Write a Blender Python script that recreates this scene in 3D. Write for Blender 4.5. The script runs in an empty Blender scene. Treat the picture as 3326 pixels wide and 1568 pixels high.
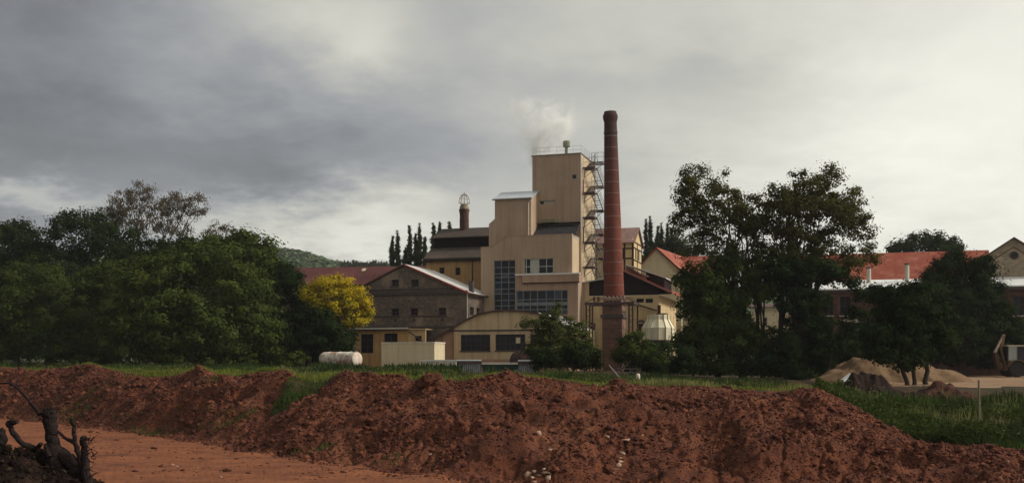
import bpy, math, random
import numpy as np
from mathutils import Vector
R = math.radians
S = bpy.context.scene
COL = S.collection

# ------------------------------------------------------------------ camera
PW, HZ, CX, CAMZ = 3326.0, 1165.0, 1663.0, 1.6      # photo width, horizon row, centre column, eye height above the yard
cam_d = bpy.data.cameras.new('camera'); cam = bpy.data.objects.new('camera', cam_d); COL.objects.link(cam)
cam.location = (0, 0, CAMZ); cam.rotation_euler = (R(90), 0, 0)
cam_d.sensor_width = 36; cam_d.lens = 36; cam_d.shift_y = (HZ-784)/PW
cam_d.clip_start = 0.3; cam_d.clip_end = 6000
S.camera = cam
# ------------------------------------------------------------------ light
SUN_AZ, SUN_EL = R(96), R(36)
sun_dir = Vector((math.sin(SUN_AZ)*math.cos(SUN_EL), math.cos(SUN_AZ)*math.cos(SUN_EL), math.sin(SUN_EL)))
sd = bpy.data.lights.new('sun', 'SUN'); sd.energy = 3.3; sd.angle = R(9); sd.color = (1.0, .94, .85)
so = bpy.data.objects.new('sun', sd); COL.objects.link(so); so.location = (60, -10, 60)
so.rotation_euler = sun_dir.to_track_quat('Z', 'Y').to_euler()
S.view_settings.view_transform = 'Standard'; S.view_settings.look = 'None'
S.view_settings.exposure = 0.0; S.view_settings.gamma = 1.0; S.view_settings.use_curve_mapping = False
S.cycles.max_bounces = 6; S.cycles.diffuse_bounces = 3; S.cycles.glossy_bounces = 2
S.cycles.transmission_bounces = 3; S.cycles.volume_bounces = 4; S.cycles.transparent_max_bounces = 8
S.cycles.use_denoising = True
S.render.film_transparent = False

wd = bpy.data.worlds.new('World'); S.world = wd; wd.use_nodes = True
nt = wd.node_tree; nt.nodes.clear()
class NG:
    def __init__(s, nt): s.nt = nt
    def n(s, t, **k):
        x = s.nt.nodes.new(t)
        for a, b in k.items(): setattr(x, a, b)
        return x
    def put(s, sock, v):
        if isinstance(v, (int, float)): sock.default_value = v
        elif isinstance(v, (tuple, list)):
            sock.default_value = tuple(v) if len(v) == len(sock.default_value) else tuple(v)+(1,)
        else: s.nt.links.new(v, sock)
    def m(s, op, a, b=None, c=None, clamp=False):
        x = s.n('ShaderNodeMath', operation=op); x.use_clamp = clamp
        for i, v in enumerate((a, b, c)):
            if v is not None: s.put(x.inputs[i], v)
        return x.outputs[0]
    def mr(s, v, a, b, c, d, smooth=False, clamp=True):
        x = s.n('ShaderNodeMapRange'); x.clamp = clamp
        if smooth: x.interpolation_type = 'SMOOTHSTEP'
        for i, q in enumerate((v, a, b, c, d)): s.put(x.inputs[i], q)
        return x.outputs[0]
    def noise(s, vec, scale, detail=4, rough=.55, dist=0):
        x = s.n('ShaderNodeTexNoise')
        if vec is not None: s.put(x.inputs['Vector'], vec)
        x.inputs['Scale'].default_value = scale; x.inputs['Detail'].default_value = detail
        x.inputs['Roughness'].default_value = rough; x.inputs['Distortion'].default_value = dist
        return x.outputs['Fac']
    def mix(s, f, a, b, bt='MIX'):
        x = s.n('ShaderNodeMix', data_type='RGBA', blend_type=bt)
        s.put(x.inputs[0], f); s.put(x.inputs[6], a); s.put(x.inputs[7], b)
        return x.outputs[2]
    def comb(s, a, b, c):
        x = s.n('ShaderNodeCombineXYZ')
        for i, v in enumerate((a, b, c)): s.put(x.inputs[i], v)
        return x.outputs[0]
    def mapv(s, vec, scale=(1, 1, 1), loc=(0, 0, 0), rot=(0, 0, 0)):
        x = s.n('ShaderNodeMapping'); s.put(x.inputs[0], vec)
        x.inputs['Location'].default_value = loc; x.inputs['Rotation'].default_value = rot; x.inputs['Scale'].default_value = scale
        return x.outputs[0]
    def L(s, a, b): s.nt.links.new(a, b)
g = NG(nt)
tc = g.n('ShaderNodeTexCoord'); sx = g.n('ShaderNodeSeparateXYZ'); g.L(tc.outputs['Generated'], sx.inputs[0])
X, Y, Z = sx.outputs
zz = g.m('ADD', g.m('MAXIMUM', Z, 0.0), .22)
pl = g.comb(g.m('DIVIDE', X, zz), g.m('DIVIDE', Y, zz), 3.7)
nA = g.m('SUBTRACT', g.noise(pl, .9, 7, .55, .3), .5)
nB = g.m('SUBTRACT', g.noise(g.mapv(pl, loc=(11, 4, 2)), 1.6, 5, .5), .5)
nC = g.m('SUBTRACT', g.noise(g.mapv(pl, loc=(-7, 9, 5)), 4.2, 6, .6), .5)
nD = g.m('SUBTRACT', g.noise(g.mapv(pl, loc=(3, -5, 8)), 6.5, 8, .62), .5)
ln = g.m('MAXIMUM', g.m('SQRT', g.m('ADD', g.m('MULTIPLY', X, X), g.m('MULTIPLY', Y, Y))), .001)
sd_ = g.m('DIVIDE', g.m('ADD', g.m('MULTIPLY', X, math.sin(SUN_AZ)), g.m('MULTIPLY', Y, math.cos(SUN_AZ))), ln)
low = g.m('SUBTRACT', 1.0, g.m('MULTIPLY', g.m('MAXIMUM', Z, 0), .5))
base = g.mr(g.m('ADD', sd_, g.m('MULTIPLY', nA, .25)), -.70, .46, .215, .80, clamp=False)     # brighter towards the veiled sun
base = g.m('MINIMUM', g.m('MAXIMUM', base, .21), 1.0)
val = g.m('ADD', base, g.m('MULTIPLY', nA, .26)); val = g.m('ADD', val, g.m('MULTIPLY', nB, .20)); val = g.m('ADD', val, g.m('MULTIPLY', nC, .15)); val = g.m('ADD', val, g.m('MULTIPLY', nD, .09))
az = g.m('ADD', g.m('ARCTAN2', X, Y), g.m('ADD', g.m('MULTIPLY', nB, .20), g.m('MULTIPLY', nC, .13))); el = g.m('ADD', g.m('ARCSINE', Z), g.m('ADD', g.m('MULTIPLY', nA, .12), g.m('MULTIPLY', nD, .085)))
# big cloud masses: (column, row, brightness, half width, half height)
for px, py, amp, wx, wy in [(1180, 90, .20, 250, 140), (450, 60, -.06, 420, 140), (1480, 60, -.08, 170, 170), (280, 430, -.11, 600, 210), (1050, 480, -.10, 450, 170), (850, 600, -.06, 400, 110),
                            (1280, 770, .34, 300, 130), (60, 680, .24, 280, 60), (800, 770, .27, 280, 65), (1500, 450, -.08, 200, 200),
                            (2200, 270, -.07, 520, 80), (2850, 480, .14, 480, 300), (2000, 620, -.05, 170, 130), (3200, 300, .15, 480, 480),
                            (100, 120, -.04, 350, 200)]:
    a0 = math.atan((px-CX)/PW); e0 = math.atan((HZ-py)/PW*math.cos(a0))
    da = g.m('DIVIDE', g.m('SUBTRACT', az, a0), wx/PW); de = g.m('DIVIDE', g.m('SUBTRACT', el, e0), wy/PW)
    ga = g.m('EXPONENT', g.m('MULTIPLY', g.m('ADD', g.m('MULTIPLY', da, da), g.m('MULTIPLY', de, de)), -1.0))
    val = g.m('ADD', val, g.m('MULTIPLY', ga, amp))
val = g.m('MAXIMUM', val, .12)
tint = g.mix(g.mr(val, .22, .62, 0, 1, True), (.95, .985, 1.05), (1.03, 1.015, .90))
cl = g.n('ShaderNodeVectorMath', operation='SCALE'); g.L(tint, cl.inputs[0]); g.L(g.m('MULTIPLY', val, 10.0), cl.inputs[3])
sky = g.n('ShaderNodeTexSky', sky_type='NISHITA'); sky.sun_disc = False; sky.sun_elevation = SUN_EL; sky.sun_rotation = SUN_AZ
out = g.mix(.94, sky.outputs[0], cl.outputs[0])
bg = g.n('ShaderNodeBackground'); bg.inputs[1].default_value = .1; g.L(out, bg.inputs[0])
ow = g.n('ShaderNodeOutputWorld'); g.L(bg.outputs[0], ow.inputs[0])

# ------------------------------------------------------------------ helpers
rng = np.random.default_rng(7); rnd = random.Random(5)
def at(px, py, D): return Vector(((px-CX)/PW*D, D, CAMZ+(HZ-py)/PW*D))
def lin(r, g_, b): return tuple(((c/255+.055)/1.055)**2.4 if c > 10 else c/255/12.92 for c in (r, g_, b))

MATS = {}
def mat(name, c1, c2=None, scale=1.5, rough=.85, c3=None, s3=.25, bump=0, bscale=20, streak=None, spec=.3, metal=0, stretch=(1, 1, 1), lo=.35, hi=.65, brick=None):
    m = bpy.data.materials.new(name); m.use_nodes = True; MATS[name] = m
    q = NG(m.node_tree); b = m.node_tree.nodes['Principled BSDF']
    t = q.n('ShaderNodeTexCoord').outputs['Object']
    if c2 is None: c2 = tuple(x*.75 for x in c1)
    f = q.mr(q.noise(q.mapv(t, stretch), scale, 6, .6), lo, hi, 0, 1)
    c = q.mix(f, c1, c2)
    if brick:
        bt = q.n('ShaderNodeTexBrick'); q.L(q.mapv(t, rot=(R(90), 0, 0)), bt.inputs[0])
        bt.inputs['Color1'].default_value = (1, 1, 1, 1); bt.inputs['Color2'].default_value = (.6, .6, .6, 1); bt.inputs['Mortar'].default_value = (.8, .8, .8, 1)
        bt.inputs['Scale'].default_value = 1; bt.inputs['Brick Width'].default_value = brick[0]; bt.inputs['Row Height'].default_value = brick[1]; bt.inputs['Mortar Size'].default_value = .012
        c = q.mix(.8, c, bt.outputs[0], 'MULTIPLY')
    if c3 is not None:
        f3 = q.mr(q.noise(q.mapv(t, loc=(5, 3, 1)), s3, 5, .6), .5, .72, 0, 1)
        c = q.mix(f3, c, c3)
    if streak is not None:
        fs = q.mr(q.noise(q.mapv(t, (2.2, 2.2, .12), loc=(3, 8, 2)), 1.0, 5, .65), .47, .74, 0, .8)
        c = q.mix(fs, c, streak)
    q.L(c, b.inputs['Base Color']); b.inputs['Roughness'].default_value = rough
    b.inputs['Specular IOR Level'].default_value = spec; b.inputs['Metallic'].default_value = metal
    if bump:
        bp = q.n('ShaderNodeBump'); bp.inputs['Strength'].default_value = 1; bp.inputs['Distance'].default_value = bump
        q.L(q.noise(t, bscale, 5, .6), bp.inputs['Height']); q.L(bp.outputs[0], b.inputs['Normal'])
    return m
def leafmat(name, c1, c2, trans=.25):
    m = bpy.data.materials.new(name); m.use_nodes = True; MATS[name] = m
    q = NG(m.node_tree); nt_ = m.node_tree; nt_.nodes.clear()
    ge = q.n('ShaderNodeNewGeometry'); t = q.n('ShaderNodeTexCoord').outputs['Object']
    f = q.m('ADD', q.m('MULTIPLY', ge.outputs['Random Per Island'], .5), q.m('MULTIPLY', q.mr(q.noise(t, .55, 3), .35, .65, 0, 1), .5))
    c = q.mix(f, c1, c2)
    d = q.n('ShaderNodeBsdfDiffuse'); q.L(c, d.inputs[0])
    tr = q.n('ShaderNodeBsdfTranslucent'); q.L(c, tr.inputs[0])
    mx = q.n('ShaderNodeMixShader'); mx.inputs[0].default_value = trans; q.L(d.outputs[0], mx.inputs[1]); q.L(tr.outputs[0], mx.inputs[2])
    o = q.n('ShaderNodeOutputMaterial'); q.L(mx.outputs[0], o.inputs[0])
    return m

def mesh_np(name, V, F, m, parent=None, smooth=False):
    V = np.asarray(V, np.float32); F = np.asarray(F, np.int32); k = F.shape[1]
    me = bpy.data.meshes.new(name)
    me.vertices.add(len(V)); me.vertices.foreach_set('co', V.ravel())
    me.loops.add(F.size); me.loops.foreach_set('vertex_index', F.ravel())
    me.polygons.add(len(F)); me.polygons.foreach_set('loop_start', np.arange(0, F.size, k, dtype=np.int32))
    me.polygons.foreach_set('loop_total', np.full(len(F), k, np.int32))
    if smooth: me.polygons.foreach_set('use_smooth', np.ones(len(F), bool))
    me.update(calc_edges=True); me.validate(); me.materials.append(m)
    o = bpy.data.objects.new(name, me); COL.objects.link(o)
    if parent: o.parent = parent
    return o
def tag(o, label=None, cat=None, group=None, kind=None):
    if label: o['label'] = label
    if cat: o['category'] = cat
    if group: o['group'] = group
    if kind: o['kind'] = kind
    return o

class MB:
    def __init__(s): s.v = []; s.f = []
    def add(s, vs, fs):
        o = len(s.v); s.v += [tuple(p) for p in vs]; s.f += [tuple(i+o for i in f) for f in fs]; return s
    HEX = [(0, 3, 2, 1), (4, 5, 6, 7), (0, 1, 5, 4), (1, 2, 6, 5), (2, 3, 7, 6), (3, 0, 4, 7)]
    def box(s, x0, x1, y0, y1, z0, z1):
        return s.add([(x0, y0, z0), (x1, y0, z0), (x1, y1, z0), (x0, y1, z0), (x0, y0, z1), (x1, y0, z1), (x1, y1, z1), (x0, y1, z1)], s.HEX)
    def hexa(s, p): return s.add(p, s.HEX)
    def slab(s, p, th, d=(0, 0, -1)):
        d = Vector(d)*th; p = [Vector(q) for q in p]; n = len(p)
        vs = p+[q+d for q in p]
        return s.add(vs, [tuple(range(n)), tuple(range(2*n-1, n-1, -1))]+[(i, i+n, (i+1) % n+n, (i+1) % n) for i in range(n)])
    def prism(s, poly, y0, y1):
        n = len(poly)
        return s.add([(x, y0, z) for x, z in poly]+[(x, y1, z) for x, z in poly], [tuple(range(n)), tuple(range(2*n-1, n-1, -1))]+[(i, i+n, (i+1) % n+n, (i+1) % n) for i in range(n)])
    def tube(s, pts, rad, n=8, cap=True):
        pts = [Vector(p) for p in pts]; rs = rad if isinstance(rad, (list, tuple)) else [rad]*len(pts)
        vs = []; fs = []
        up = None
        for i, p in enumerate(pts):
            d = (pts[min(i+1, len(pts)-1)]-pts[max(i-1, 0)]).normalized()
            if up is None: up = Vector((0, 0, 1)) if abs(d.z) < .9 else Vector((1, 0, 0))
            a = d.cross(up).normalized(); b = a.cross(d).normalized(); up = b if b.length > .5 else up
            for k in range(n):
                t = 2*math.pi*k/n; vs.append(p+(a*math.cos(t)+b*math.sin(t))*rs[i])
        for i in range(len(pts)-1):
            for k in range(n):
                fs.append((i*n+k, i*n+(k+1) % n, (i+1)*n+(k+1) % n, (i+1)*n+k))
        if cap: fs += [tuple(range(n-1, -1, -1)), tuple((len(pts)-1)*n+k for k in range(n))]
        return s.add(vs, fs)
    def lathe(s, prof, n=24, cx=0, cy=0, ph=0):
        vs = []; fs = []
        for r, z in prof:
            for k in range(n): t = 2*math.pi*k/n+ph; vs.append((cx+r*math.cos(t), cy+r*math.sin(t), z))
        for i in range(len(prof)-1):
            for k in range(n): fs.append((i*n+k, i*n+(k+1) % n, (i+1)*n+(k+1) % n, (i+1)*n+k))
        fs += [tuple(range(n-1, -1, -1)), tuple((len(prof)-1)*n+k for k in range(n))]
        return s.add(vs, fs)
    # wall along x (axis 'u') or along y (axis 'v'), piecewise linear top, rectangular openings
    def wall(s, prof, z0, a0, a1, ops=(), axis='u', span=None):
        def top(x, side):
            for (p, q), (r, t) in zip(prof, prof[1:]):
                if r-p > 1e-6 and ((side > 0 and p-1e-6 <= x < r-1e-6) or (side < 0 and p+1e-6 < x <= r+1e-6)):
                    return q+(t-q)*(x-p)/(r-p)
            return prof[-1][1] if x > prof[-1][0]-1e-4 else prof[0][1]
        lo, hi = span or (prof[0][0], prof[-1][0])
        xs = sorted({round(x, 5) for x in [lo, hi]+([p[0] for p in prof]+[e for o in ops for e in o[:2]] if not span else []) if lo-1e-6 <= x <= hi+1e-6})
        for a, b in zip(xs, xs[1:]):
            if b-a < 1e-4: continue
            cov = sorted([o for o in ops if o[0] < b-1e-4 and o[1] > a+1e-4], key=lambda o: o[2]); cur = z0
            def hx(zb, ta, tb):
                if max(ta, tb)-zb < 1e-3: return
                P = [(a, a0, zb), (b, a0, zb), (b, a1, zb), (a, a1, zb), (a, a0, ta), (b, a0, tb), (b, a1, tb), (a, a1, ta)]
                if axis == 'v': P = [(q, p, r) for p, q, r in P]; P = [P[i] for i in (3, 2, 1, 0, 7, 6, 5, 4)]
                s.hexa(P)
            for o in cov:
                if o[2] > cur+1e-4: hx(cur, o[2], o[2])
                cur = max(cur, o[3])
            hx(cur, max(top(a, 1), cur), max(top(b, -1), cur))
        return s
    def ribs(s, prof, z0, vf, depth, step, w, ops=(), axis='u'):
        x = prof[0][0]+step*.5
        while x+w < prof[-1][0]:
            s.wall(prof, z0, vf-depth, vf-.002, ops, axis, span=(x, x+w)); x += step
        return s
    def build(s, name, m, parent=None, off=(0, 0, 0), smooth=False):
        me = bpy.data.meshes.new(name); o3 = off
        me.from_pydata([(p[0]-o3[0], p[1]-o3[1], p[2]-o3[2]) for p in s.v], [], s.f); me.update()
        if smooth: me.polygons.foreach_set('use_smooth', [True]*len(me.polygons))
        me.materials.append(m if not isinstance(m, str) else MATS[m])
        o = bpy.data.objects.new(name, me); COL.objects.link(o)
        if parent: o.parent = parent
        return o
def empty(name, loc, rz=0):
    o = bpy.data.objects.new(name, None); o.empty_display_size = .3; COL.objects.link(o); o.location = loc; o.rotation_euler = (0, 0, rz); return o

class Frame:                                          # a building grid turned by theta, through (px, D)
    def __init__(s, px, D, th):
        s.th = R(th); s.O = Vector(((px-CX)/PW*D, D)); s.ex = Vector((math.cos(s.th), -math.sin(s.th))); s.ey = Vector((math.sin(s.th), math.cos(s.th)))
    def t(s, px, v):
        k = (px-CX)/PW; r = Vector((k, 1)); o = s.O+s.ey*v
        # t*r - u*ex = o
        det = -r.x*s.ex.y+s.ex.x*r.y
        tt = (-o.x*s.ex.y+s.ex.x*o.y)/det; u = (r.x*o.y-r.y*o.x)/det
        return tt, u
    def u(s, px, v): return s.t(px, v)[1]
    def z(s, px, py, v): return CAMZ+(HZ-py)/PW*s.t(px, v)[0]
    def uz(s, px, py, v): return s.u(px, v), s.z(px, py, v)
    def rect(s, x0, x1, y0, y1, v):
        xm, ym = (x0+x1)/2, (y0+y1)/2
        return (s.u(x0, v), s.u(x1, v), s.z(xm, y1, v), s.z(xm, y0, v))
    def world(s, u, v, z=0): p = s.O+s.ex*u+s.ey*v; return Vector((p.x, p.y, z))
class Thing:
    def __init__(s, fr, name, label, cat, u, v, z=0, group=None):
        s.off = (u, v, z); s.e = empty(name, fr.world(u, v, z), -fr.th); tag(s.e, label, cat, group)
    def part(s, name, mb, m, parent=None, label=None, smooth=False):
        o = mb.build(name, m, parent or s.e, s.off, smooth)
        if label: o['label'] = label
        return o
    def window(s, r, vf, nc=2, nr=2, bar=.06, fm='win_frame', gm='glass', rec=.14, name='window', sill=None, label=None, cols=None, rows=None, side=None):
        # side=None: front wall (normal -v) ; side = u of a right-hand side wall, r given in (v0,v1,z0,z1)
        a0, a1, z0, z1 = r
        def B(mb, p0, p1, q0, q1, d0, d1):
            if side is None: mb.box(p0, p1, vf+d0, vf+d1, q0, q1)
            else: mb.box(side-d1, side-d0, p0, p1, q0, q1)
        xs = [a0+(a1-a0)*c for c in (cols or [i/nc for i in range(nc+1)])]; zs = [z0+(z1-z0)*c for c in (rows or [i/nr for i in range(nr+1)])]
        f = MB(); h = bar/2
        B(f, a0, a1, z0, z0+bar, rec, rec+.08); B(f, a0, a1, z1-bar, z1, rec, rec+.08)
        B(f, a0, a0+bar, z0+bar, z1-bar, rec, rec+.08); B(f, a1-bar, a1, z0+bar, z1-bar, rec, rec+.08)
        for x in xs[1:-1]: B(f, x-h, x+h, z0+bar, z1-bar, rec+.004, rec+.076)
        for z in zs[1:-1]: B(f, a0+bar, a1-bar, z-h, z+h, rec+.008, rec+.072)
        w = s.part(name, f, fm, label=label)
        for i in range(len(xs)-1):
            for j in range(len(zs)-1):
                p = MB(); B(p, xs[i]+h*.8, xs[i+1]-h*.8, zs[j]+h*.8, zs[j+1]-h*.8, rec+.03, rec+.05)
                s.part('pane', p, gm if isinstance(gm, str) else gm(i, j), w)
        if sill:
            p = MB(); B(p, a0-.06, a1+.06, z0-.1, z0-.002, -.08, rec); s.part('sill', p, sill, w)
        return w

# 2-D value noise
_P = np.random.default_rng(3).random((512, 512)).astype(np.float32)
def vnoise(x, y):
    xi = np.floor(x).astype(int); yi = np.floor(y).astype(int); fx = x-xi; fy = y-yi
    fx = fx*fx*(3-2*fx); fy = fy*fy*(3-2*fy); a = _P[xi % 512, yi % 512]; b = _P[(xi+1) % 512, yi % 512]; c = _P[xi % 512, (yi+1) % 512]; d = _P[(xi+1) % 512, (yi+1) % 512]
    return (a+(b-a)*fx)*(1-fy)+(c+(d-c)*fx)*fy-.5
def fbm(x, y, oct=4, gain=.5):
    s = 0; a = 1; t = 0
    for i in range(oct):
        s = s+a*vnoise(x*2**i+i*17.3, y*2**i+i*9.1); t += a; a *= gain
    return s
# ------------------------------------------------------------------ materials
M = MATS
mat('earth', (.134, .045, .0225), (.060, .022, .015), 1.6, .95, c3=(.16, .064, .034), s3=.35, bump=.09, bscale=9, spec=.1)
mat('track', (.215, .080, .037), (.145, .053, .027), .8, .95, c3=(.095, .036, .022), s3=.6, bump=.05, bscale=6, spec=.1, stretch=(.35, 1.6, 1))
mat('ground', (.032, .025, .014), (.062, .032, .019), .6, .95, c3=(.024, .026, .010), s3=.2, bump=.05, bscale=8, spec=.1)
mat('gravel', (.26, .165, .095), (.19, .115, .07), .9, .95, c3=(.30, .21, .135), s3=.3, bump=.03, bscale=25, spec=.1)
mat('hillside', (.07, .10, .035), (.05, .07, .03), .02, .95, spec=.05)
mat('mound', (.020, .013, .011), (.011, .008, .008), 5, .95, c3=(.045, .026, .02), s3=3, bump=.12, bscale=14, spec=.02)
# ------------------------------------------------------------------ terrain
TOE = np.array([(-1600, 118), (-700, 96), (0, 73.5), (299, 62), (640, 50.5), (854, 45), (1100, 40.8), (1300, 37.6), (1500, 35.6), (1700, 34.2), (2000, 33), (2600, 31), (3326, 30), (4300, 30), (5200, 30)], float)
RUN = np.array([(-1600, 14), (0, 13), (640, 13), (1100, 12.8), (1650, 13.4), (2200, 13.4), (2700, 12), (3000, 8.5), (3326, 7), (5200, 7)], float)
CREST = np.array([(-1600, 1205), (-500, 1200), (-200, 1190), (0, 1192), (130, 1203), (200, 1200), (250, 1184), (290, 1181), (340, 1190), (400, 1207), (480, 1228), (553, 1226), (600, 1208), (643, 1190), (700, 1216), (770, 1225),
 (850, 1204), (923, 1199), (950, 1212), (985, 1240), (1035, 1250), (1070, 1232), (1100, 1210), (1126, 1199), (1165, 1209), (1231, 1216), (1305, 1216), (1345, 1234), (1397, 1220), (1441, 1238), (1493, 1238), (1581, 1217), (1646, 1200), (1681, 1216),
 (1725, 1221), (1777, 1221), (1843, 1232), (1952, 1254), (2009, 1244), (2060, 1246), (2105, 1250), (2226, 1247), (2375, 1258), (2525, 1270), (2600, 1262), (2653, 1254), (2696, 1275), (2781, 1317), (2866, 1363), (2930, 1406), (2986, 1431), (3059, 1440), (3208, 1446), (3326, 1464), (3700, 1490), (5200, 1500)], float)
BACK = np.array([(-1600, .9), (0, .85), (900, .62), (1700, .45), (2200, .12), (2600, -.05), (2750, -.45), (2900, -1.2), (3100, -1.5), (3326, -1.6), (5200, -1.6)], float)
YARD = np.array([(-1600, 1.0), (0, .95), (900, .75), (1500, .62), (1900, .5), (2300, .2), (2700, .02), (3326, -.05), (5200, -.05)], float)
_k = np.ones(61)/61; _x = np.arange(-1600, 5201, 10.); CRS = np.stack([_x, np.convolve(np.pad(np.interp(_x, CREST[:, 0], CREST[:, 1]), 30, 'edge'), _k, 'valid')], 1)
TOE = np.stack([_x, np.convolve(np.pad(np.interp(_x, TOE[:, 0], TOE[:, 1]), 30, 'edge'), _k, 'valid')], 1)
def ip(t, x): return np.interp(x, t[:, 0], t[:, 1])
ZT = -2.6
def ter_cols(px):
    toe = ip(TOE, px)+fbm(px/260., px*0+3.3, 3)*1.6; run = ip(RUN, px); cr = toe+run
    zc = CAMZ+(HZ-ip(CREST, px))/PW*cr
    return toe, cr, zc, ip(BACK, px), ip(YARD, px)
MOUND = (-6.1, 12.0)
def terrain(px, D, detail=True):
    """height of the ground at photo column px and distance D, and the surface it belongs to"""
    toe, cr, zc, zb, zy = ter_cols(px)
    X = (px-CX)/PW*D
    zn = np.where(D < 11, 0., np.where(D > 23, ZT, 0))
    t = np.clip((D-11)/12, 0, 1); near = (t*t*(3-2*t))*ZT
    s = np.clip((D-toe)/(cr-toe), 0, 1)
    s_ = np.clip(s+fbm(X/4.7+8, D/4.7, 3)*.22*np.sin(np.pi*s), 0, 1); sl = .5*s_+.5*s_*s_*(3-2*s_)
    bulge = fbm(X/3.6+D*.12, D/2.6+5, 3)*1.15*np.sin(np.pi*np.clip(s, 0, 1))
    zs = CAMZ+(HZ-ip(CRS, px))/PW*cr
    bank = ZT+(zs-ZT)*sl+(zc-zs)*s**3
    t2 = np.clip((D-cr)/5., 0, 1); b2 = zc+(zb-zc)*(t2*t2*(3-2*t2))
    t3 = np.clip((D-cr-5)/18., 0, 1); b3 = zb+(zy-zb)*(t3*t3*(3-2*t3))
    far = np.clip((D-220)/600, 0, 1)
    z = np.where(D < toe, near, np.where(D < cr, bank, np.where(D < cr+5, b2, b3*(1-far))))
    bm = np.clip((D-toe+.6)/1.2, 0, 1)*np.clip((cr+1.6-D)/2.2, 0, 1)
    if detail:
        # gullies and lumps of the tipped earth
        ca = bm*(.35+.65*np.clip((cr-D)/2.5, 0, 1)); z = z-.10*bm+ca*(bulge*.8+fbm(X*.55, D*.55, 3)*.50)+bm*np.clip(.75+fbm(X*.35+2, D*.35+6, 2)*1.5, .25, 1.4)*(fbm(X*1.9+4, D*1.9, 3)*.20+fbm(X*5.1, D*5.1+9, 3)*.13+fbm(X*11., D*11+2, 2)*.08)
        l = np.abs(fbm(X*1.1+31, D*1.1+2, 3)); z = z-ca*np.clip(.10-l, 0, 1)*1.8
        tm = np.clip((toe+.5-D)/1.5, 0, 1)*np.clip((D-18)/6, 0, 1)
        z = z+tm*(fbm(X*.22, D*.9, 4)*.14+fbm(X*3, D*3, 2)*.035)
        gm = np.clip((D-cr-.5)/2, 0, 1)*np.clip((180-D)/80, 0, 1); z = z+gm*fbm(X*.4, D*.4+7, 3)*.22
        mm = np.exp(-(((X-MOUND[0])/1.05)**2+((D-MOUND[1])/1.6)**2)); mm2 = np.exp(-(((X-MOUND[0]+.9)/1.3)**2+((D-MOUND[1]+.3)/1.9)**2))
        z = z+.56*mm+.12*mm2+np.clip(mm*2, 0, 1)*(fbm(X*3.3, D*3.3, 3)*.14+fbm(X*11, D*11, 2)*.07)
    return z
def hz(x, y):
    return float(terrain(np.array([CX+x/y*PW]), np.array([y], float))[0])
pxs = np.concatenate([np.arange(-1500, -60, 24), np.arange(-60, 3400, 4.6), np.arange(3400, 5000, 24)])
rows = []
toe, cr, zc, zb, zy = ter_cols(pxs)
def seg(a, b, n, pw=1.0, end=False): return [a+(b-a)*((i/n)**pw) for i in range(n+(1 if end else 0))]
one = np.ones_like(pxs)
rows += seg(4.0*one, 10*one, 12)+seg(10*one, 15*one, 70)+seg(15*one, 24*one, 26)+seg(24*one, toe-.5, 60)+seg(toe-.5, cr+.8, 170)+seg(cr+.8, cr+5, 26)+seg(cr+5, cr+23, 26)+seg(cr+23, 180*one, 26)+seg(180*one, 2400*one, 24, 2.2, True)
Dg = np.stack(rows); Pg = np.broadcast_to(pxs, Dg.shape)
Zg = terrain(Pg, Dg); Xg = (Pg-CX)/PW*Dg
V = np.stack([Xg, Dg, Zg], -1).reshape(-1, 3); nr_, nc_ = Dg.shape
idx = np.arange(nr_*nc_).reshape(nr_, nc_)
F = np.stack([idx[:-1, :-1], idx[:-1, 1:], idx[1:, 1:], idx[1:, :-1]], -1).reshape(-1, 4)
pc = Pg[:-1, :-1].ravel(); dc = Dg[:-1, :-1].ravel(); xc = Xg[:-1, :-1].ravel()
tc_, cc_, _, _, _ = ter_cols(pc)
def gully(p, d, c, x):
    w = 44-np.clip(c-d, 0, 9)*5.5+fbm(x*.8+3, d*.8, 3)*70
    return (np.abs(p-(1015-np.clip(c-d, -3, 9)*20)) < w) & (d > c-6.5)
lab = np.zeros(len(F), int)                                      # 0 ground 1 bank 2 track 3 gravel 4 mound
jit = fbm(xc*.5, dc*.5, 3)
lab[(dc >= tc_+jit*1.2) & (dc < cc_+1.2+jit*2.5)] = 1
gul = gully(pc, dc, cc_, xc)        # the overgrown gully
lab[(lab == 1) & gul] = 0
lab[(lab == 0) & (dc < tc_+jit*1.2)] = 2
lab[(dc > 60) & (dc < 150) & (pc > 2690) & (lab == 0)] = 3
lab[(((xc-MOUND[0])/2.3)**2+((dc-MOUND[1])/2.6)**2 < 1+jit*.5)] = 4
for i, (nm, mt) in enumerate([('ground', 'ground'), ('earth_bank', 'earth'), ('dirt_track', 'track'), ('gravel_yard', 'gravel'), ('earth_mound', 'mound')]):
    f = F[lab == i]; u, inv = np.unique(f, return_inverse=True)
    tag(mesh_np(nm, V[u], inv.reshape(-1, 4), M[mt], smooth=True), kind='structure')
# ------------------------------------------------------------------ wooded hill far behind
HP = np.array([(-2000, 820), (0, 800), (600, 790), (870, 803), (930, 810), (1000, 824), (1060, 842), (1115, 856), (1200, 860), (1290, 862), (1600, 880), (2200, 900), (3326, 905), (5500, 910)], float)
hp = np.arange(-1600, 5000, 30.); hd = np.linspace(420, 1000, 30)
PP, DD = np.meshgrid(hp, hd); tt = np.clip((DD-420)/380, 0, 1); zt = CAMZ+(HZ-ip(HP, PP)-36)/PW*800
HZg = np.where(DD <= 800, -3+(zt+3)*np.sin(tt*np.pi/2)**1.3, zt*(1-(DD-800)/260)); XX = (PP-CX)/PW*DD
HV = np.stack([XX, DD, HZg], -1).reshape(-1, 3); a = np.arange(HV.shape[0]).reshape(DD.shape)
tag(mesh_np('hill', HV, np.stack([a[:-1, :-1], a[:-1, 1:], a[1:, 1:], a[1:, :-1]], -1).reshape(-1, 4), M['hillside'], smooth=True), kind='structure')
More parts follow.
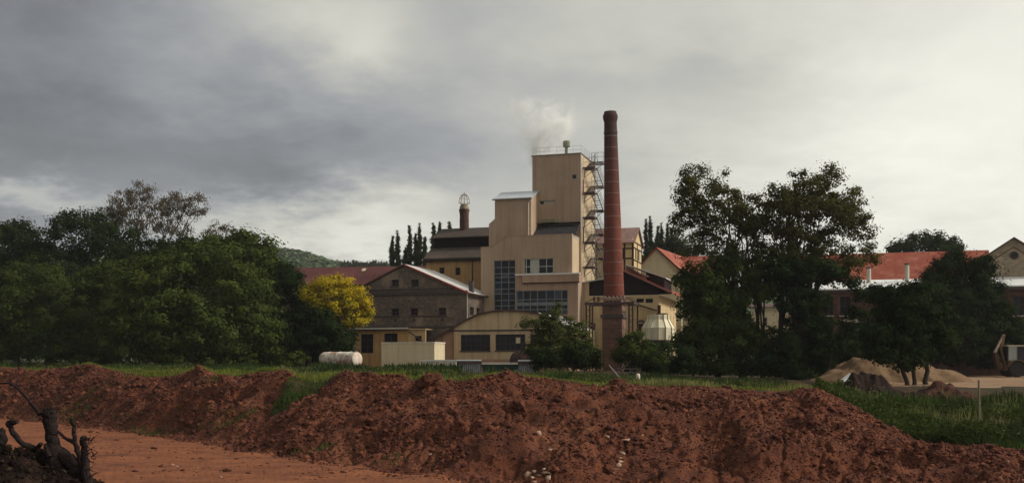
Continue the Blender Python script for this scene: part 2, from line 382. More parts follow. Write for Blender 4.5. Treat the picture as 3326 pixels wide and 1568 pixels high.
# ------------------------------------------------------------------ building materials
mat('clad', (.395, .282, .195), (.335, .235, .16), .5, .7, streak=(.235, .158, .105), c3=(.40, .295, .205), s3=.18)
mat('clad_sunlit', (.47, .365, .235), (.42, .32, .20), .5, .75, streak=(.36, .26, .16))  # lighter cladding tone for right-hand walls, sunlight put into the colour
mat('clad_low', (.365, .245, .165), (.305, .20, .133), .6, .75, streak=(.21, .13, .085))
mat('white_metal', (.72, .72, .70), (.6, .6, .58), 1.5, .5)
mat('grey_roof', (.55, .53, .50), (.42, .40, .38), 1.2, .6, streak=(.36, .32, .28))
mat('zinc', (.50, .53, .56), (.40, .43, .46), 1.0, .4, metal=.3)
mat('dark', (.022, .018, .02), (.012, .010, .014), 1, .9, spec=.1)
mat('black_board', (.016, .012, .014), (.026, .018, .018), 1.2, .9, spec=.05)
mat('steel_dark', (.07, .04, .035), (.05, .035, .035), 2, .7)
mat('steel_rust', (.085, .036, .026), (.05, .026, .022), 2, .8)
mat('stair_grey', (.20, .18, .15), (.14, .12, .11), 2, .7)
mat('glass', (.012, .012, .018), (.02, .02, .026), .6, .15, spec=.16)
mat('glass_dull', (.045, .05, .055), (.03, .034, .038), 2.5, .3, spec=.25)
mat('glass_blue', (.018, .03, .05), (.012, .018, .032), .8, .15, spec=.2)
mat('glass_roof', (.018, .022, .026), (.035, .04, .042), 1.4, .6, spec=.1)
mat('curtain', (.42, .40, .33), (.30, .29, .25), 3, .9, stretch=(3, 1, .3))
mat('win_frame', (.17, .18, .175), (.12, .13, .13), 2, .6)
mat('win_white', (.40, .40, .36), (.32, .32, .29), 2, .6)
mat('win_dark', (.055, .028, .028), (.04, .025, .025), 2, .8)
mat('ochre', (.50, .30, .125), (.41, .23, .095), 1.0, .9, c3=(.47, .31, .15), s3=.4, streak=(.21, .115, .055), bump=.01)
mat('ochre_pale', (.56, .38, .19), (.50, .33, .165), .9, .9, c3=(.60, .42, .24), s3=.35, streak=(.40, .25, .13), bump=.01)
mat('stucco_tan', (.53, .39, .235), (.45, .325, .19), .8, .9, c3=(.56, .42, .27), s3=.3, streak=(.27, .165, .095), bump=.01)
mat('stucco_brown', (.36, .21, .13), (.30, .17, .105), 1, .9)
mat('yellow_wall', (.55, .42, .225), (.48, .355, .185), .8, .9, c3=(.60, .48, .29), s3=.3, streak=(.34, .22, .11), bump=.01)
mat('cream_wall', (.62, .52, .34), (.56, .46, .29), .8, .9, streak=(.47, .37, .24))
mat('stone', (.18, .138, .10), (.075, .058, .046), 5.0, .95, c3=(.25, .18, .13), s3=.6, bump=.03, bscale=9, brick=(.42, .17), streak=(.10, .07, .06))
mat('stone_trim', (.075, .055, .048), (.05, .04, .038), 2, .95, bump=.01)
mat('brick_dark', (.105, .046, .035), (.065, .034, .028), 2, .95, brick=(.5, .16), bump=.01, c3=(.18, .10, .075), s3=.4)
mat('brick_yellow', (.33, .27, .19), (.25, .195, .135), 2, .95, brick=(.5, .18), c3=(.37, .30, .215), s3=.5)
mat('brick_red', (.165, .040, .020), (.105, .027, .017), 1.6, .9, c3=(.13, .04, .032), s3=.5, bump=.01, streak=(.12, .04, .032))
mat('brick_plinth', (.16, .075, .055), (.10, .055, .045), 1.5, .95, brick=(.5, .16), c3=(.20, .12, .085), s3=.6)
mat('roof_maroon', (.085, .020, .017), (.066, .017, .015), 1.4, .8, c3=(.125, .036, .03), s3=.3, stretch=(1, .3, .3))
mat('roof_red', (.265, .058, .028), (.20, .042, .022), 2.5, .85, c3=(.32, .115, .07), s3=.55, bump=.02, bscale=6)
mat('roof_red2', (.44, .065, .035), (.33, .05, .03), 1.5, .8)
mat('roof_brown', (.070, .052, .040), (.048, .036, .030), 1.8, .9, c3=(.088, .066, .050), s3=.5, bump=.01)
mat('roof_slate', (.10, .05, .042), (.07, .04, .036), 1.5, .9)
mat('roof_pinkgrey', (.23, .145, .12), (.17, .10, .085), 1.5, .7, streak=(.15, .07, .055))
mat('red_paint', (.42, .05, .035), (.2, .035, .03), 2, .7)
mat('timber', (.045, .025, .02), (.03, .02, .016), 3, .9)
mat('concrete', (.56, .47, .31), (.50, .41, .26), .9, .95, c3=(.60, .52, .37), s3=.5, streak=(.42, .33, .20))
mat('concrete_white', (.60, .54, .44), (.48, .40, .31), 1.2, .9, streak=(.33, .22, .15))
mat('pipe_pale', (.50, .46, .38), (.40, .36, .3), 2, .7)
mat('tank_white', (.66, .60, .52), (.55, .46, .38), 1.2, .6, c3=(.34, .15, .075), s3=.9, streak=(.36, .17, .09))
mat('rust', (.085, .042, .034), (.05, .03, .028), 2, .9)
mat('corr_grey', (.24, .25, .26), (.17, .18, .19), 1.5, .6, streak=(.12, .10, .09))
mat('green_paint', (.012, .035, .026), (.01, .024, .018), 2, .7)
mat('cool_white', (.72, .68, .50), (.66, .61, .44), 1.5, .6, streak=(.42, .36, .22))
mat('pipe_red', (.26, .06, .045), (.18, .05, .04), 2, .7)
mat('cap_green', (.17, .17, .10), (.12, .12, .08), 2, .7)
mat('cage', (.26, .19, .15), (.18, .12, .10), 3, .8)
mat('band', (.27, .18, .15), (.17, .10, .08), 3, .7)
_q = NG(MATS['brick_red'].node_tree); _b = _q.nt.nodes['Principled BSDF']; _c = _b.inputs['Base Color'].links[0].from_socket      # soot towards the mouth
_s = _q.n('ShaderNodeSeparateXYZ'); _t = _q.n('ShaderNodeTexCoord').outputs['Object']; _q.L(_t, _s.inputs[0])
_f = _q.mr(_q.m('ADD', _s.outputs[2], _q.m('MULTIPLY', _q.noise(_t, .8, 4), 3.5)), 8.5, 17, 0, .85)
_q.L(_q.mix(_f, _c, (.030, .018, .018)), _b.inputs['Base Color'])

# ------------------------------------------------------------------ the clad processing building with its tower
F0 = Frame(1858, 100, 17)
def prof(fr, pts, v): return [fr.uz(x, y, v) for x, y in pts]
T = Thing(F0, 'processing_building', 'tall stepped factory building clad in tan ribbed sheeting, beside the red chimney', 'building', 0, 0)
pf = prof(F0, [(1562, 804), (1599, 802), (1643, 768.5), (1858, 760)], 0)
r_st = F0.rect(1603.5, 1673.5, 845, 1007, 0); r_up = F0.rect(1701.5, 1797, 838.5, 888, 0)
lowx0, lowx1 = F0.u(1677, -.25), F0.u(1876, -.25)
zled = F0.z(1778, 892, -.25)
r_lo = (lowx0+.001, F0.u(1844, -.25), F0.z(1760, 1022, -.25), F0.z(1760, 942, -.25))
w = MB(); ops = [r_st, r_up]
w.wall(pf, -.3, 0, .3, ops); w.ribs(pf, -.3, 0, .05, .27, .13, ops)
sidep = [(.3, pf[-1][1]), (2.998, pf[-1][1])]
T.part('side_wall', MB().wall(sidep, -.3, -.3, 0, axis='v'), 'clad_sunlit')
w.box(pf[0][0], pf[0][0]+.3, .3, 3, -.3, pf[0][1])
T.part('wall', w, 'clad')
rf = MB()
for (a, b), (c, d) in zip(pf, pf[1:]): rf.slab([(a, .3, b-.05), (c, .3, d-.05), (c, 2.99, d-.05), (a, 2.99, b-.05)], .2)
T.part('flat_roof', rf, 'grey_roof')
cap = MB()
for (a, b), (c, d) in zip(pf, pf[1:]): cap.slab([(a, -.07, b+.06), (c, -.07, d+.06), (c, .32, d+.06), (a, .32, b+.06)], .058)
T.part('coping', cap, 'clad_low')
# projecting lower storey, ledge
w = MB(); pl2 = [(lowx0, zled), (lowx1, zled)]
w.wall(pl2, -.3, -.25, -.052, [r_lo]); w.ribs(pl2, -.3, -.25, .04, .27, .13, [r_lo])
w.box(.052, lowx1, -.05, 2.2, -.3, zled-.002)
T.part('lower_storey_wall', w, 'clad_low')
la, lb = F0.u(1696, -.55), F0.u(1881, -.55)
w = MB().box(la, lb, -.55, -.292, F0.z(1790, 916, -.55), zled-.002); w.ribs([(la, zled-.01), (lb, zled-.01)], F0.z(1790, 915, -.55), -.55, .03, .27, .13)
T.part('ledge', w, 'clad_low')
T.part('ledge_flashing', MB().box(lowx0-.05, lb+.05, -.62, -.053, zled, zled+.10), 'white_metal')
T.part('ledge_shadow', MB().box(la, lb, -.55, -.292, F0.z(1790, 919, -.55), F0.z(1790, 916, -.55)-.002), 'dark')  # dark strip painted as the shadow line beneath the ledge
# windows
gm = lambda i, j: 'glass_blue' if (i*7+j*5) % 4 == 0 else ('glass_dull' if (i*5+j*3) % 7 == 2 else 'glass')
T.window(r_st, 0, cols=[0, .34, .68, 1], rows=[0, .09, .20, .33, .43, .56, .66, .735, .86, 1], bar=.07, gm=gm, label='tall stairwell window of many grey-framed panes')
T.window(r_up, 0, cols=[0, .07, .22, .50, .76, 1], rows=[0, .47, 1], bar=.07, fm='win_white', gm=lambda i, j: 'curtain' if i == 2 else ('glass_blue' if i == 0 else 'glass'), label='white-framed window with a pale curtain behind it')
T.window(r_lo, -.25, cols=[0, .13, .27, .41, .58, .74, .88, 1], rows=[0, .22, .40, .50, .63, 1], bar=.075, gm=lambda i, j: 'win_frame' if j == 2 else gm(i, j), rec=.1, label='wide window strip in grey frames')
# mid block
vm = .35
pm = prof(F0, [(1588, 728), (1607, 711)], vm)+[(F0.u(1607, vm), F0.z(1607, 650, vm)), F0.uz(1725, 641.5, vm)]
pm[2] = (pm[1][0]+1e-4, pm[2][1]); zE = (pm[2][1]+pm[3][1])/2; pm[2] = (pm[2][0], zE); pm[3] = (pm[3][0], zE)
zb_ = F0.z(1640, 815, vm); uR = pm[3][0]; zR = F0.z(1690, 625, 2.95)
w = MB().wall(pm, zb_, vm, vm+.25); w.ribs(pm, zb_, vm, .05, .27, .13)
w.wall([(vm+.25, zE), (2.99, zR)], zb_, uR-.25, uR, axis='v'); w.wall([(vm+.25, pm[0][1]), (2.99, pm[0][1])], zb_, pm[0][0], pm[0][0]+.2, axis='v')
w.wall([(vm+.25, zE), (2.99, zR)], zb_, pm[1][0], pm[1][0]+.2, axis='v')
w.slab([(pm[0][0], vm+.25, pm[0][1]), (pm[1][0], vm+.25, pm[1][1]), (pm[1][0], 2.99, pm[1][1]), (pm[0][0], 2.99, pm[0][1])], .15)
T.part('upper_block_wall', w, 'clad')
T.part('upper_block_roof', MB().slab([(pm[1][0]-.15, vm-.2, zE+.02), (uR+.12, vm-.2, zE+.02), (uR+.12, 2.99, zR+.1), (pm[1][0]-.15, 2.99, zR+.1)], .10), 'zinc')
T.part('gutter', MB().box(pm[1][0]-.2, uR+.12, vm-.3, vm-.202, zE-.1, zE+.02), 'stair_grey')
T.part('downpipe', MB().tube([(uR+.06, vm-.08, zE-.1), (uR-.25, vm-.12, zE-.5), (uR-.25, vm-.12, zb_)], .05, 8), 'pipe_pale')
# tower
vt = 3.0; ta, tb = F0.u(1729, vt), F0.u(1887, vt); zt_ = (F0.z(1729, 509, vt)+F0.z(1887, 499, vt))/2
pt = [(ta, zt_), (tb, zt_)]; r1 = F0.rect(1858, 1871.5, 567, 581, vt); r2 = F0.rect(1752, 1803, 651, 663, vt)
w = MB().wall(pt, 8, vt, vt+.25, [r1, r2]); w.ribs(pt, F0.z(1800, 727, vt), vt, .05, .27, .13, [r1, r2])
T.part('side_wall', MB().wall([(vt+.25, zt_), (9.4, zt_)], 0, tb-.25, tb, axis='v'), 'clad_sunlit'); w.wall([(vt+.25, zt_), (9.4, zt_)], 8, ta, ta+.25, axis='v'); w.box(ta+.25, tb-.25, 9.15, 9.4, 8, zt_)
T.part('tower_wall', w, 'clad')
T.part('tower_roof', MB().box(ta-.08, tb+.08, vt-.12, 9.48, zt_+.002, zt_+.09), 'stair_grey')
T.window(r1, vt, 1, 1, .07, 'win_frame'); T.window(r2, vt, cols=[0, .28, .62, 1], rows=[0, 1], bar=.05, fm='win_white', gm=lambda i, j: 'glass' if i == 0 else 'curtain')
T.part('corner_trim', MB().box(tb-.02, tb+.06, vt-.10, vt-.055, 14.2, zt_), 'white_metal')
vs = MB().lathe([(.15, zt_), (.15, zt_+1.25), (.36, zt_+1.3), (.38, zt_+1.82), (.30, zt_+1.92)], 16, F0.u(1840, 5.5), 5.5)
T.part('vent_stack', vs, 'cap_green', smooth=False)
rl = MB()
for u in np.linspace(ta, tb, 7): rl.tube([(u, vt+.1, zt_+.09), (u, vt+.1, zt_+.85)], .011, 5)
for v in np.linspace(vt+1.5, 9.2, 5): rl.tube([(tb, v, zt_+.09), (tb, v, zt_+.85)], .011, 5)
for z in (.45, .85): rl.tube([(ta, 9.2, zt_+z), (ta, vt+.1, zt_+z), (tb, vt+.1, zt_+z), (tb, 9.2, zt_+z)], .010, 5)
T.part('roof_railing', rl, 'stair_grey')
# glazed lean-to under the tower
zs1 = F0.z(1800, 731, 2.9); zs0 = F0.z(1800, 763, .9); ga0, ga1 = F0.u(1744, 2.9), F0.u(1884, 2.9)
lean = MB(); n = 9
for i in range(n+1):
    u = ga0+(ga1-ga0)*i/n; lean.slab([(u-.025, .88, zs0+.03), (u+.025, .88, zs0+.03), (u+.025, 2.9, zs1+.03), (u-.025, 2.9, zs1+.03)], .12)
lo_ = T.part('glazed_roof_frame', lean, 'win_dark')
for i in range(n):
    u0, u1 = ga0+(ga1-ga0)*i/n+.04, ga0+(ga1-ga0)*(i+1)/n-.04
    T.part('pane', MB().slab([(u0, .88, zs0), (u1, .88, zs0), (u1, 2.9, zs1), (u0, 2.9, zs1)], .03), 'glass_roof', lo_)
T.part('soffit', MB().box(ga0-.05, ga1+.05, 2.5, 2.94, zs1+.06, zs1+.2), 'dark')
T.part('duct_box', MB().box(F0.u(1757, 2.5), F0.u(1806, 2.5), 2.3, 2.93, zs1+.22, zs1+.55), 'cap_green')
T.part('downpipe', MB().tube([(lowx1+.05, -.2, zled-.7), (lowx1+.05, -.2, .3)], .05, 8), 'pipe_pale')
for y0, y1, m_ in ((583, 633, 'pipe_red'), (735, 790, 'steel_dark')):
    T.part('wall_pipe', MB().tube([(tb+.14, vt+.45, F0.z(1894, y0, vt+.4)), (tb+.14, vt+.45, F0.z(1894, y1, vt+.4))], .07, 8), m_)
# ------------------------------------------------------------------ outside stair on the tower
ST = Thing(F0, 'outside_stair', 'zigzag steel fire stair climbing the side of the tan tower', 'stair', 1, 3.4)
near = [20.9-2.5*i for i in range(5)]; farz = [22.15-2.5*i for i in range(6)]
ua, ub = tb+.06, tb+1.35
def landing(v0, v1, z, u0=None):
    u0 = u0 or ua
    gr = MB().box(u0, ub, v0, v0+.05, z-.16, z).box(u0, ub, v1-.05, v1, z-.16, z)                      # open grating
    for q in np.arange(u0, ub, .16): gr.box(q, q+.035, v0+.052, v1-.052, z-.05, z-.01)
    l = ST.part('landing', gr, 'steel_dark')
    r_ = MB()
    for u, v in ((ub, v0), (ub, v1), ((u0+ub)/2, v0), (u0+.05, v0)): r_.tube([(u, v, z), (u, v, z+.95)], .02, 5)
    for h in (.5, .95): r_.tube([(u0+.05, v0, z+h), (ub, v0, z+h), (ub, v1, z+h)], .018, 5)
    ST.part('railing', r_, 'stair_grey', l)
    b = MB().tube([(u0, v1, z-.14), (u0, v1-.05, z-.9)], .03, 5).tube([(ub-.1, (v0+v1)/2, z-.14), (u0, (v0+v1)/2, z-1.0)], .03, 5)
    ST.part('bracket', b, 'steel_dark', l)
def flight(v0, z0, v1, z1, u0, u1):
    f = MB(); k = 9
    for u in (u0, u1): f.hexa([(u-.02, v0, z0-.2), (u+.02, v0, z0-.2), (u+.02, v1, z1-.2), (u-.02, v1, z1-.2), (u-.02, v0, z0), (u+.02, v0, z0), (u+.02, v1, z1), (u-.02, v1, z1)])
    for i in range(1, k):
        t = i/k; v = v0+(v1-v0)*t; z = z0+(z1-z0)*t; f.box(u0, u1, v-.07, v+.07, z-.05, z-.02)
    fl = ST.part('flight', f, 'steel_dark')
    r_ = MB(); u = u1
    for h in (.5, .95): r_.tube([(u, v0, z0+h), (u, v1, z1+h)], .018, 5)
    for t in (.25, .5, .75): r_.tube([(u, v0+(v1-v0)*t, z0+(z1-z0)*t), (u, v0+(v1-v0)*t, z0+(z1-z0)*t+.95)], .015, 5)
    ST.part('railing', r_, 'stair_grey', fl)
for z in near: landing(3.5, 4.5, z)
for z in farz[:]: landing(7.4, 8.6, z)
for i in range(5):
    flight(4.5, near[i], 7.4, farz[i+1], (ua+ub)/2+.05, ub)
    flight(7.4, farz[i], 4.5, near[i], ua, (ua+ub)/2-.05)
for v in (3.5, 8.6): ST.part('stringer_post', MB().box(ub-.06, ub+.02, v-.04, v+.04, 0, 22.2), 'stair_grey')
# ------------------------------------------------------------------ half-timbered attic building behind the chimney
vh = 13.0
HT = Thing(F0, 'half_timbered_house', 'yellow half-timbered upper storey under a faded red-brown roof, behind the chimney', 'building', F0.u(2040, vh), vh)
a0, a1 = F0.u(1926, vh), F0.u(2057, vh); ze = F0.z(2057, 779, vh); zr = F0.z(2074, 742, vh+2.6); dep = 5.2
wo = F0.rect(2022, 2029, 808, 838, vh)
w = MB().wall([(a0, ze), (a1, ze)], 0, vh, vh+.2, [wo]); gw = [(vh+.2, ze+.2*(zr-ze)/2.6), (vh+dep/2, zr), (vh+dep, ze)]
so1 = (vh+1.2, vh+2.0, F0.z(2070, 842, vh+1.6), F0.z(2070, 810, vh+1.6)); so2 = (vh+3.0, vh+3.8, so1[2], so1[3])
w.wall(gw, 0, a1-.2, a1, [so1, so2], axis='v'); w.box(a0, a0+.2, vh+.2, vh+dep, 0, ze); HT.part('wall', w, 'yellow_wall')
HT.part('roof', MB().slab([(a0-.2, vh-.4, ze-.28), (a1+.25, vh-.4, ze-.28), (a1+.25, vh+dep/2, zr+.12), (a0-.2, vh+dep/2, zr+.12)], .12).slab([(a0-.2, vh+dep/2, zr+.12), (a1+.25, vh+dep/2, zr+.12), (a1+.25, vh+dep+.4, ze-.28), (a0-.2, vh+dep+.4, ze-.28)], .12), 'roof_pinkgrey')
for px in (1935, 1962, 2000, 2029, 2055): u = F0.u(px, vh); HT.part('timber', MB().box(u-.09, u+.09, vh-.05, vh-.003, 8, ze-.3), 'timber')
for py in (788, 808, 840): z = F0.z(2000, py, vh); HT.part('timber', MB().box(a0, a1, vh-.045, vh-.004, z-.08, z+.08), 'timber')
for v in (vh+.03, vh+2.5, vh+dep-.1): HT.part('timber', MB().box(a1+.003, a1+.05, v-.09, v+.09, 8, ze-.1), 'timber')
for z in (so1[2]-.15, so1[3]+.1, ze-.15): HT.part('timber', MB().box(a1+.004, a1+.045, vh, vh+dep, z-.07, z+.07), 'timber')
HT.window(wo, vh, 1, 2, .06, 'timber', rec=.05); HT.window(so1, 0, 1, 2, .06, 'timber', rec=.05, side=a1); HT.window(so2, 0, 1, 2, .06, 'timber', rec=.05, side=a1)
# ------------------------------------------------------------------ boiler house: black gable over a yellow wall
vb = 2.0
BH = Thing(F0, 'boiler_house', 'yellow boiler house with a black boarded gable and red roof, behind the chimney foot', 'building', F0.u(2000, vb), vb)
x0, x1 = F0.u(1877, vb), F0.u(2140, vb); zk = F0.z(2020, 959, vb)
o1 = F0.rect(2066, 2091, 969, 982, vb); o2 = F0.rect(2096, 2121, 969, 983, vb); o3 = F0.rect(2070, 2094, 1050, 1076, vb); o4 = F0.rect(1914, 1932, 1058, 1085, vb)
w = MB().wall([(x0, zk), (x1, zk)], -.3, vb, vb+.3, [o1, o2, o3, o4]); w.wall([(vb+.3, zk), (14, zk)], -.3, x1-.3, x1, axis='v')
gp = prof(F0, [(1877, 922), (1966, 906), (1996, 890), (2029, 880), (2140, 930)], vb)
w.wall([gp[0], F0.uz(1913, 915.5, vb)], zk, vb, vb+.3)
BH.part('wall', w, 'yellow_wall')
gg = [F0.uz(1914, 915.5, vb)]+gp[1:]
g_ = MB().wall(gg, zk+.002, vb+.02, vb+.2); BH.part('gable_boarding', g_, 'black_board')
BH.part('string_course', MB().box(x0, x1, vb-.05, vb-.002, F0.z(2000, 1036, vb), F0.z(2000, 1033, vb)), 'ochre_pale')
BH.part('string_course', MB().box(x0+1.2, x1, vb-.05, vb-.002, zk-.12, zk), 'cream_wall')
apx = gp[3]; ev = F0.uz(2184, 950, vb-.2)
BH.part('roof_slope', MB().slab([(apx[0], vb-.35, apx[1]+.12), (ev[0], vb-.35, ev[1]+.1), (ev[0], 14, ev[1]+.1), (apx[0], 14, apx[1]+.12)], .12), 'roof_red2', label='red sheet roof slope')
BH.part('verge_board', MB().slab([(apx[0], vb-.40, apx[1]+.05), (ev[0], vb-.40, ev[1]+.03), (ev[0], vb-.36, ev[1]+.03), (apx[0], vb-.36, apx[1]+.05)], .16), 'roof_pinkgrey')
lf = MB()
for (p, q), (r_, s_) in zip(gp[:3], gp[1:4]): lf.slab([(p, vb-.3, q+.1), (r_, vb-.3, s_+.1), (r_, 11, s_+.1), (p, 11, q+.1)], .1)
BH.part('roof_slope', lf, 'grey_roof', label='shallow grey metal roof slope')
e1 = F0.uz(2104, 903, vb+.5)
BH.part('roof_sheet', MB().slab([(apx[0]+.02, vb-.1, apx[1]+.62), (e1[0], vb-.1, e1[1]+.22), (e1[0], 9, e1[1]+.22), (apx[0]+.02, 9, apx[1]+.62)], .06), 'roof_pinkgrey')
BH.part('roof_sheet_edge', MB().wall([(apx[0]+.1, apx[1]+.54), (e1[0]-.1, e1[1]+.14)], apx[1]-1.6, vb+.25, vb+.3), 'roof_pinkgrey')
mv = vb+1.2; m0 = F0.uz(2034, 857, mv); m1 = F0.uz(2164, 901, mv)
mo = BH.part('roof_monitor', MB().wall([(F0.u(2098, mv), F0.z(2098, 884, mv)), (m1[0]-.2, m1[1]-.08)], F0.z(2150, 945, mv), mv+.1, mv+5), 'black_board')
BH.part('monitor_roof', MB().slab([(m0[0], mv-.1, m0[1]), (m1[0], mv-.1, m1[1]), (m1[0], mv+5.5, m1[1]), (m0[0], mv+5.5, m0[1])], .1), 'grey_roof', mo)
for o_ in (o1, o2): BH.window(o_, vb, 3, 1, .05, 'win_dark')
for o_ in (o3, o4):
    wn = BH.window(o_, vb, 2, 2, .06, 'win_dark'); c = (o_[0]+o_[1])/2; rr = (o_[1]-o_[0])/2
    arc = [(c+(rr+.1)*math.cos(t), o_[3]+.35*math.sin(t)) for t in np.linspace(0, math.pi, 9)]; arc2 = [(c+(rr-.1)*math.cos(t), o_[3]-.02+.18*math.sin(t)) for t in np.linspace(math.pi, 0, 9)]
    BH.part('arch', MB().prism(arc+arc2, vb-.03, vb+.02), 'stone_trim', wn)
BH.part('pipe', MB().tube([at(2052, 985, F0.t(2052, vb-.2)[0])-Vector((0, 0, 0))] and [(F0.u(2045, vb-.2), vb-.2, F0.z(2045, 981, vb-.2)), (F0.u(2134, vb-.2), vb-.2, F0.z(2134, 1008, vb-.2))], .07, 8), 'steel_rust')
for px in (1882, 1892, 1903): BH.part('wall_pipe', MB().tube([(F0.u(px, vb-.1), vb-.12, F0.z(px, 920, vb)), (F0.u(px, vb-.1), vb-.12, 1.2)], .045, 6), 'pipe_pale')
bp_ = F0.u(2143, vb-.8)
BH.part('platform', MB().box(F0.u(2134, vb-.8), F0.u(2166, vb-.8), vb-1.2, vb-.01, F0.z(2150, 1021, vb-.8), F0.z(2150, 1017, vb-.8)).box(F0.u(2136, vb-.8), F0.u(2146, vb-.8), vb-.9, vb-.7, F0.z(2150, 1017, vb-.8), F0.z(2150, 990, vb-.8)), 'steel_rust')
# ------------------------------------------------------------------ brick chimney
CD = 96.0; ppm = PW/CD
cbx = at(1994.5, 965, CD); lean = math.atan(12.5/602)
CH = empty('brick_chimney', (cbx.x, CD, .3), 0); tag(CH, 'tall tapering round red brick chimney with pale iron hoops', 'chimney')
zb0 = cbx.z-.3
shaft = MB(); H = (965-363)/ppm
def cr_(z): return .96+(.59-.96)*min(1, (z/(H*.95)))**.95
pr = [(cr_(h)*1.0, h) for h in np.linspace(-.6, H-1.0, 26)]+[(.60, H-.98), (.66, H-.75), (.70, H-.55), (.69, H-.35), (.60, H-.18), (.57, H-.02), (.42, H)]
sh = MB().lathe(pr, 40); so_ = sh.build('shaft', 'brick_red', CH, smooth=False); so_.location = (0, 0, zb0); so_.rotation_euler = (0, -lean, 0)
for k in range(15):
    zz_ = H-(445-363+37.1*k)/ppm
    if zz_ > .2:
        b = MB().lathe([(cr_(zz_)+.004, zz_-.022), (cr_(zz_)+.02, zz_-.02), (cr_(zz_)+.02, zz_+.02), (cr_(zz_)+.004, zz_+.022)], 40).build('hoop', 'band', CH); b.location = (0, 0, zb0); b.rotation_euler = (0, -lean, 0)
zz_ = H-(431-363)/ppm; b = MB().lathe([(cr_(zz_)+.004, zz_-.06), (cr_(zz_)+.05, zz_-.05), (cr_(zz_)+.05, zz_+.05), (cr_(zz_)+.004, zz_+.06)], 40).build('collar', 'steel_dark', CH); b.location = (0, 0, zb0); b.rotation_euler = (0, -lean, 0)
th = -R(17); zp = zb0-(989-965)/ppm; zc1, zc0 = zb0-(1022-965)/ppm, zb0-(1033-965)/ppm
def rotbox(mb, hw, z0, z1, hd=None):
    c, s_ = math.cos(th), math.sin(th); hd = hd or hw
    mb.hexa([(x*c-y*s_, x*s_+y*c, z) for z in (z0, z1) for x, y in ((-hw, -hd), (hw, -hd), (hw, hd), (-hw, hd))]); return mb
pl_ = MB(); rotbox(pl_, .92, zc1, zp); rotbox(pl_, .93, -1, zc0); rotbox(pl_, .83, zp, zb0-.3); pl_.build('plinth', 'brick_plinth', CH)
rotbox(MB(), 1.08, zc0+.002, zc1-.002).build('cornice', 'stone_trim', CH)
for z in (zc0-1.0, zc0-1.9): rotbox(MB(), .945, z, z+.06).build('plinth_course', 'stone_trim', CH)
# ------------------------------------------------------------------ pipe gantry round the chimney foot
vg = -4.0; GD = F0
GT = Thing(F0, 'steel_gantry', 'rusty steel gantry with row of insulators around the chimney foot', 'gantry', F0.u(1980, vg), vg)
zg = F0.z(1980, 985, vg)
for pxp, y0 in ((1904.5, 988), (1915.5, 988), (2043, 986), (2055, 984)):
    for vv in (vg,) if pxp in (1915.5, 2043) else (vg, vg+2.6):
        u = F0.u(pxp, vg); GT.part('post', MB().box(u-.07, u+.07, vv-.07, vv+.07, 0, zg-.1), 'steel_rust')
ul, ur_ = F0.u(1903, vg), F0.u(2057, vg)
for vv in (vg, vg+2.6): GT.part('beam', MB().box(ul-.1, ur_+.1, vv-.08, vv+.08, zg-.1, zg+.12), 'steel_dark')
for u in (ul+.05, ur_-.05, (ul+ur_)/2-1.15, (ul+ur_)/2+1.15): GT.part('cross_beam', MB().box(u-.06, u+.06, vg+.082, vg+2.518, zg-.08, zg+.1), 'steel_dark')
for vv in (vg, vg+2.6):
    GT.part('brace', MB().tube([(ul, vv, zg+.12), (F0.u(1934, vg), vv, zg+.55), (F0.u(2028, vg), vv, zg+.62), (ur_, vv, zg+.12)], .04, 6), 'steel_dark')
for k in range(5):
    z = zg-.6-k*.55
    for pa, pb in ((1904.5, 1915.5), (2043, 2055)): GT.part('rung', MB().box(F0.u(pa, vg)+.072, F0.u(pb, vg)-.072, vg-.03, vg+.03, z-.03, z+.03), 'steel_rust')
for k, px in enumerate((1930, 1944, 1966, 1978, 1992, 2004, 2016, 2028)):
    u = F0.u(px, vg); b = MB().lathe([(.05, zg+.12), (.05, zg+.25), (.14, zg+.28), (.10, zg+.36), (.16, zg+.42), (.09, zg+.5), (.13, zg+.58), (.05, zg+.68)], 10, u, vg-.02)
    GT.part('insulator', b, 'rust' if k < 2 else 'band')
# ------------------------------------------------------------------ stone gable building on the left
vs_ = -5.0
SB = Thing(F0, 'stone_gable_building', 'dark grey-brown stone building with shallow gable and small square windows', 'building', F0.u(1330, vs_), vs_)
pg = prof(F0, [(1128, 953), (1314, 862), (1518, 951)], vs_); pg[0] = (pg[0][0], pg[2][1])
W_ = [F0.rect(a, b, c, d, vs_) for a, b, c, d in [(1271, 1295, 908, 928), (1336, 1359, 908, 928), (1272, 1296, 1002, 1024), (1333, 1357, 1001, 1023), (1425, 1449, 999, 1022)]]
w = MB().wall(pg, -.3, vs_, vs_+.4, W_); u1 = pg[2][0]; zs_ = pg[2][1]
sw = [(vs_+.4+d, vs_+.4+d+1.1, F0.z(1530, 1024, vs_+1.5), F0.z(1530, 997, vs_+1.5)) for d in (.35, 2.3)]
w.wall([(vs_+.4, zs_), (3, zs_)], -.3, u1-.4, u1, sw, axis='v'); w.box(pg[0][0], pg[0][0]+.4, vs_+.4, 3, -.3, zs_); SB.part('wall', w, 'stone')
for r_ in W_: SB.window(r_, vs_, 2, 2, .05, 'win_dark', rec=.2, sill='stone_trim')
for r_ in sw: SB.window(r_, 0, 1, 2, .05, 'win_dark', rec=.2, side=u1)
for r_ in W_[2:]:
    SB.part('lintel', MB().box(r_[0]-.35, r_[1]+.35, vs_-.04, vs_-.003, r_[3]+.02, r_[3]+.2), 'stone'); c = (r_[0]+r_[1])/2
    SB.part('vent', MB().box(c-.14, c+.14, vs_-.03, vs_-.002, r_[2]-.62, r_[2]-.3), 'steel_rust')
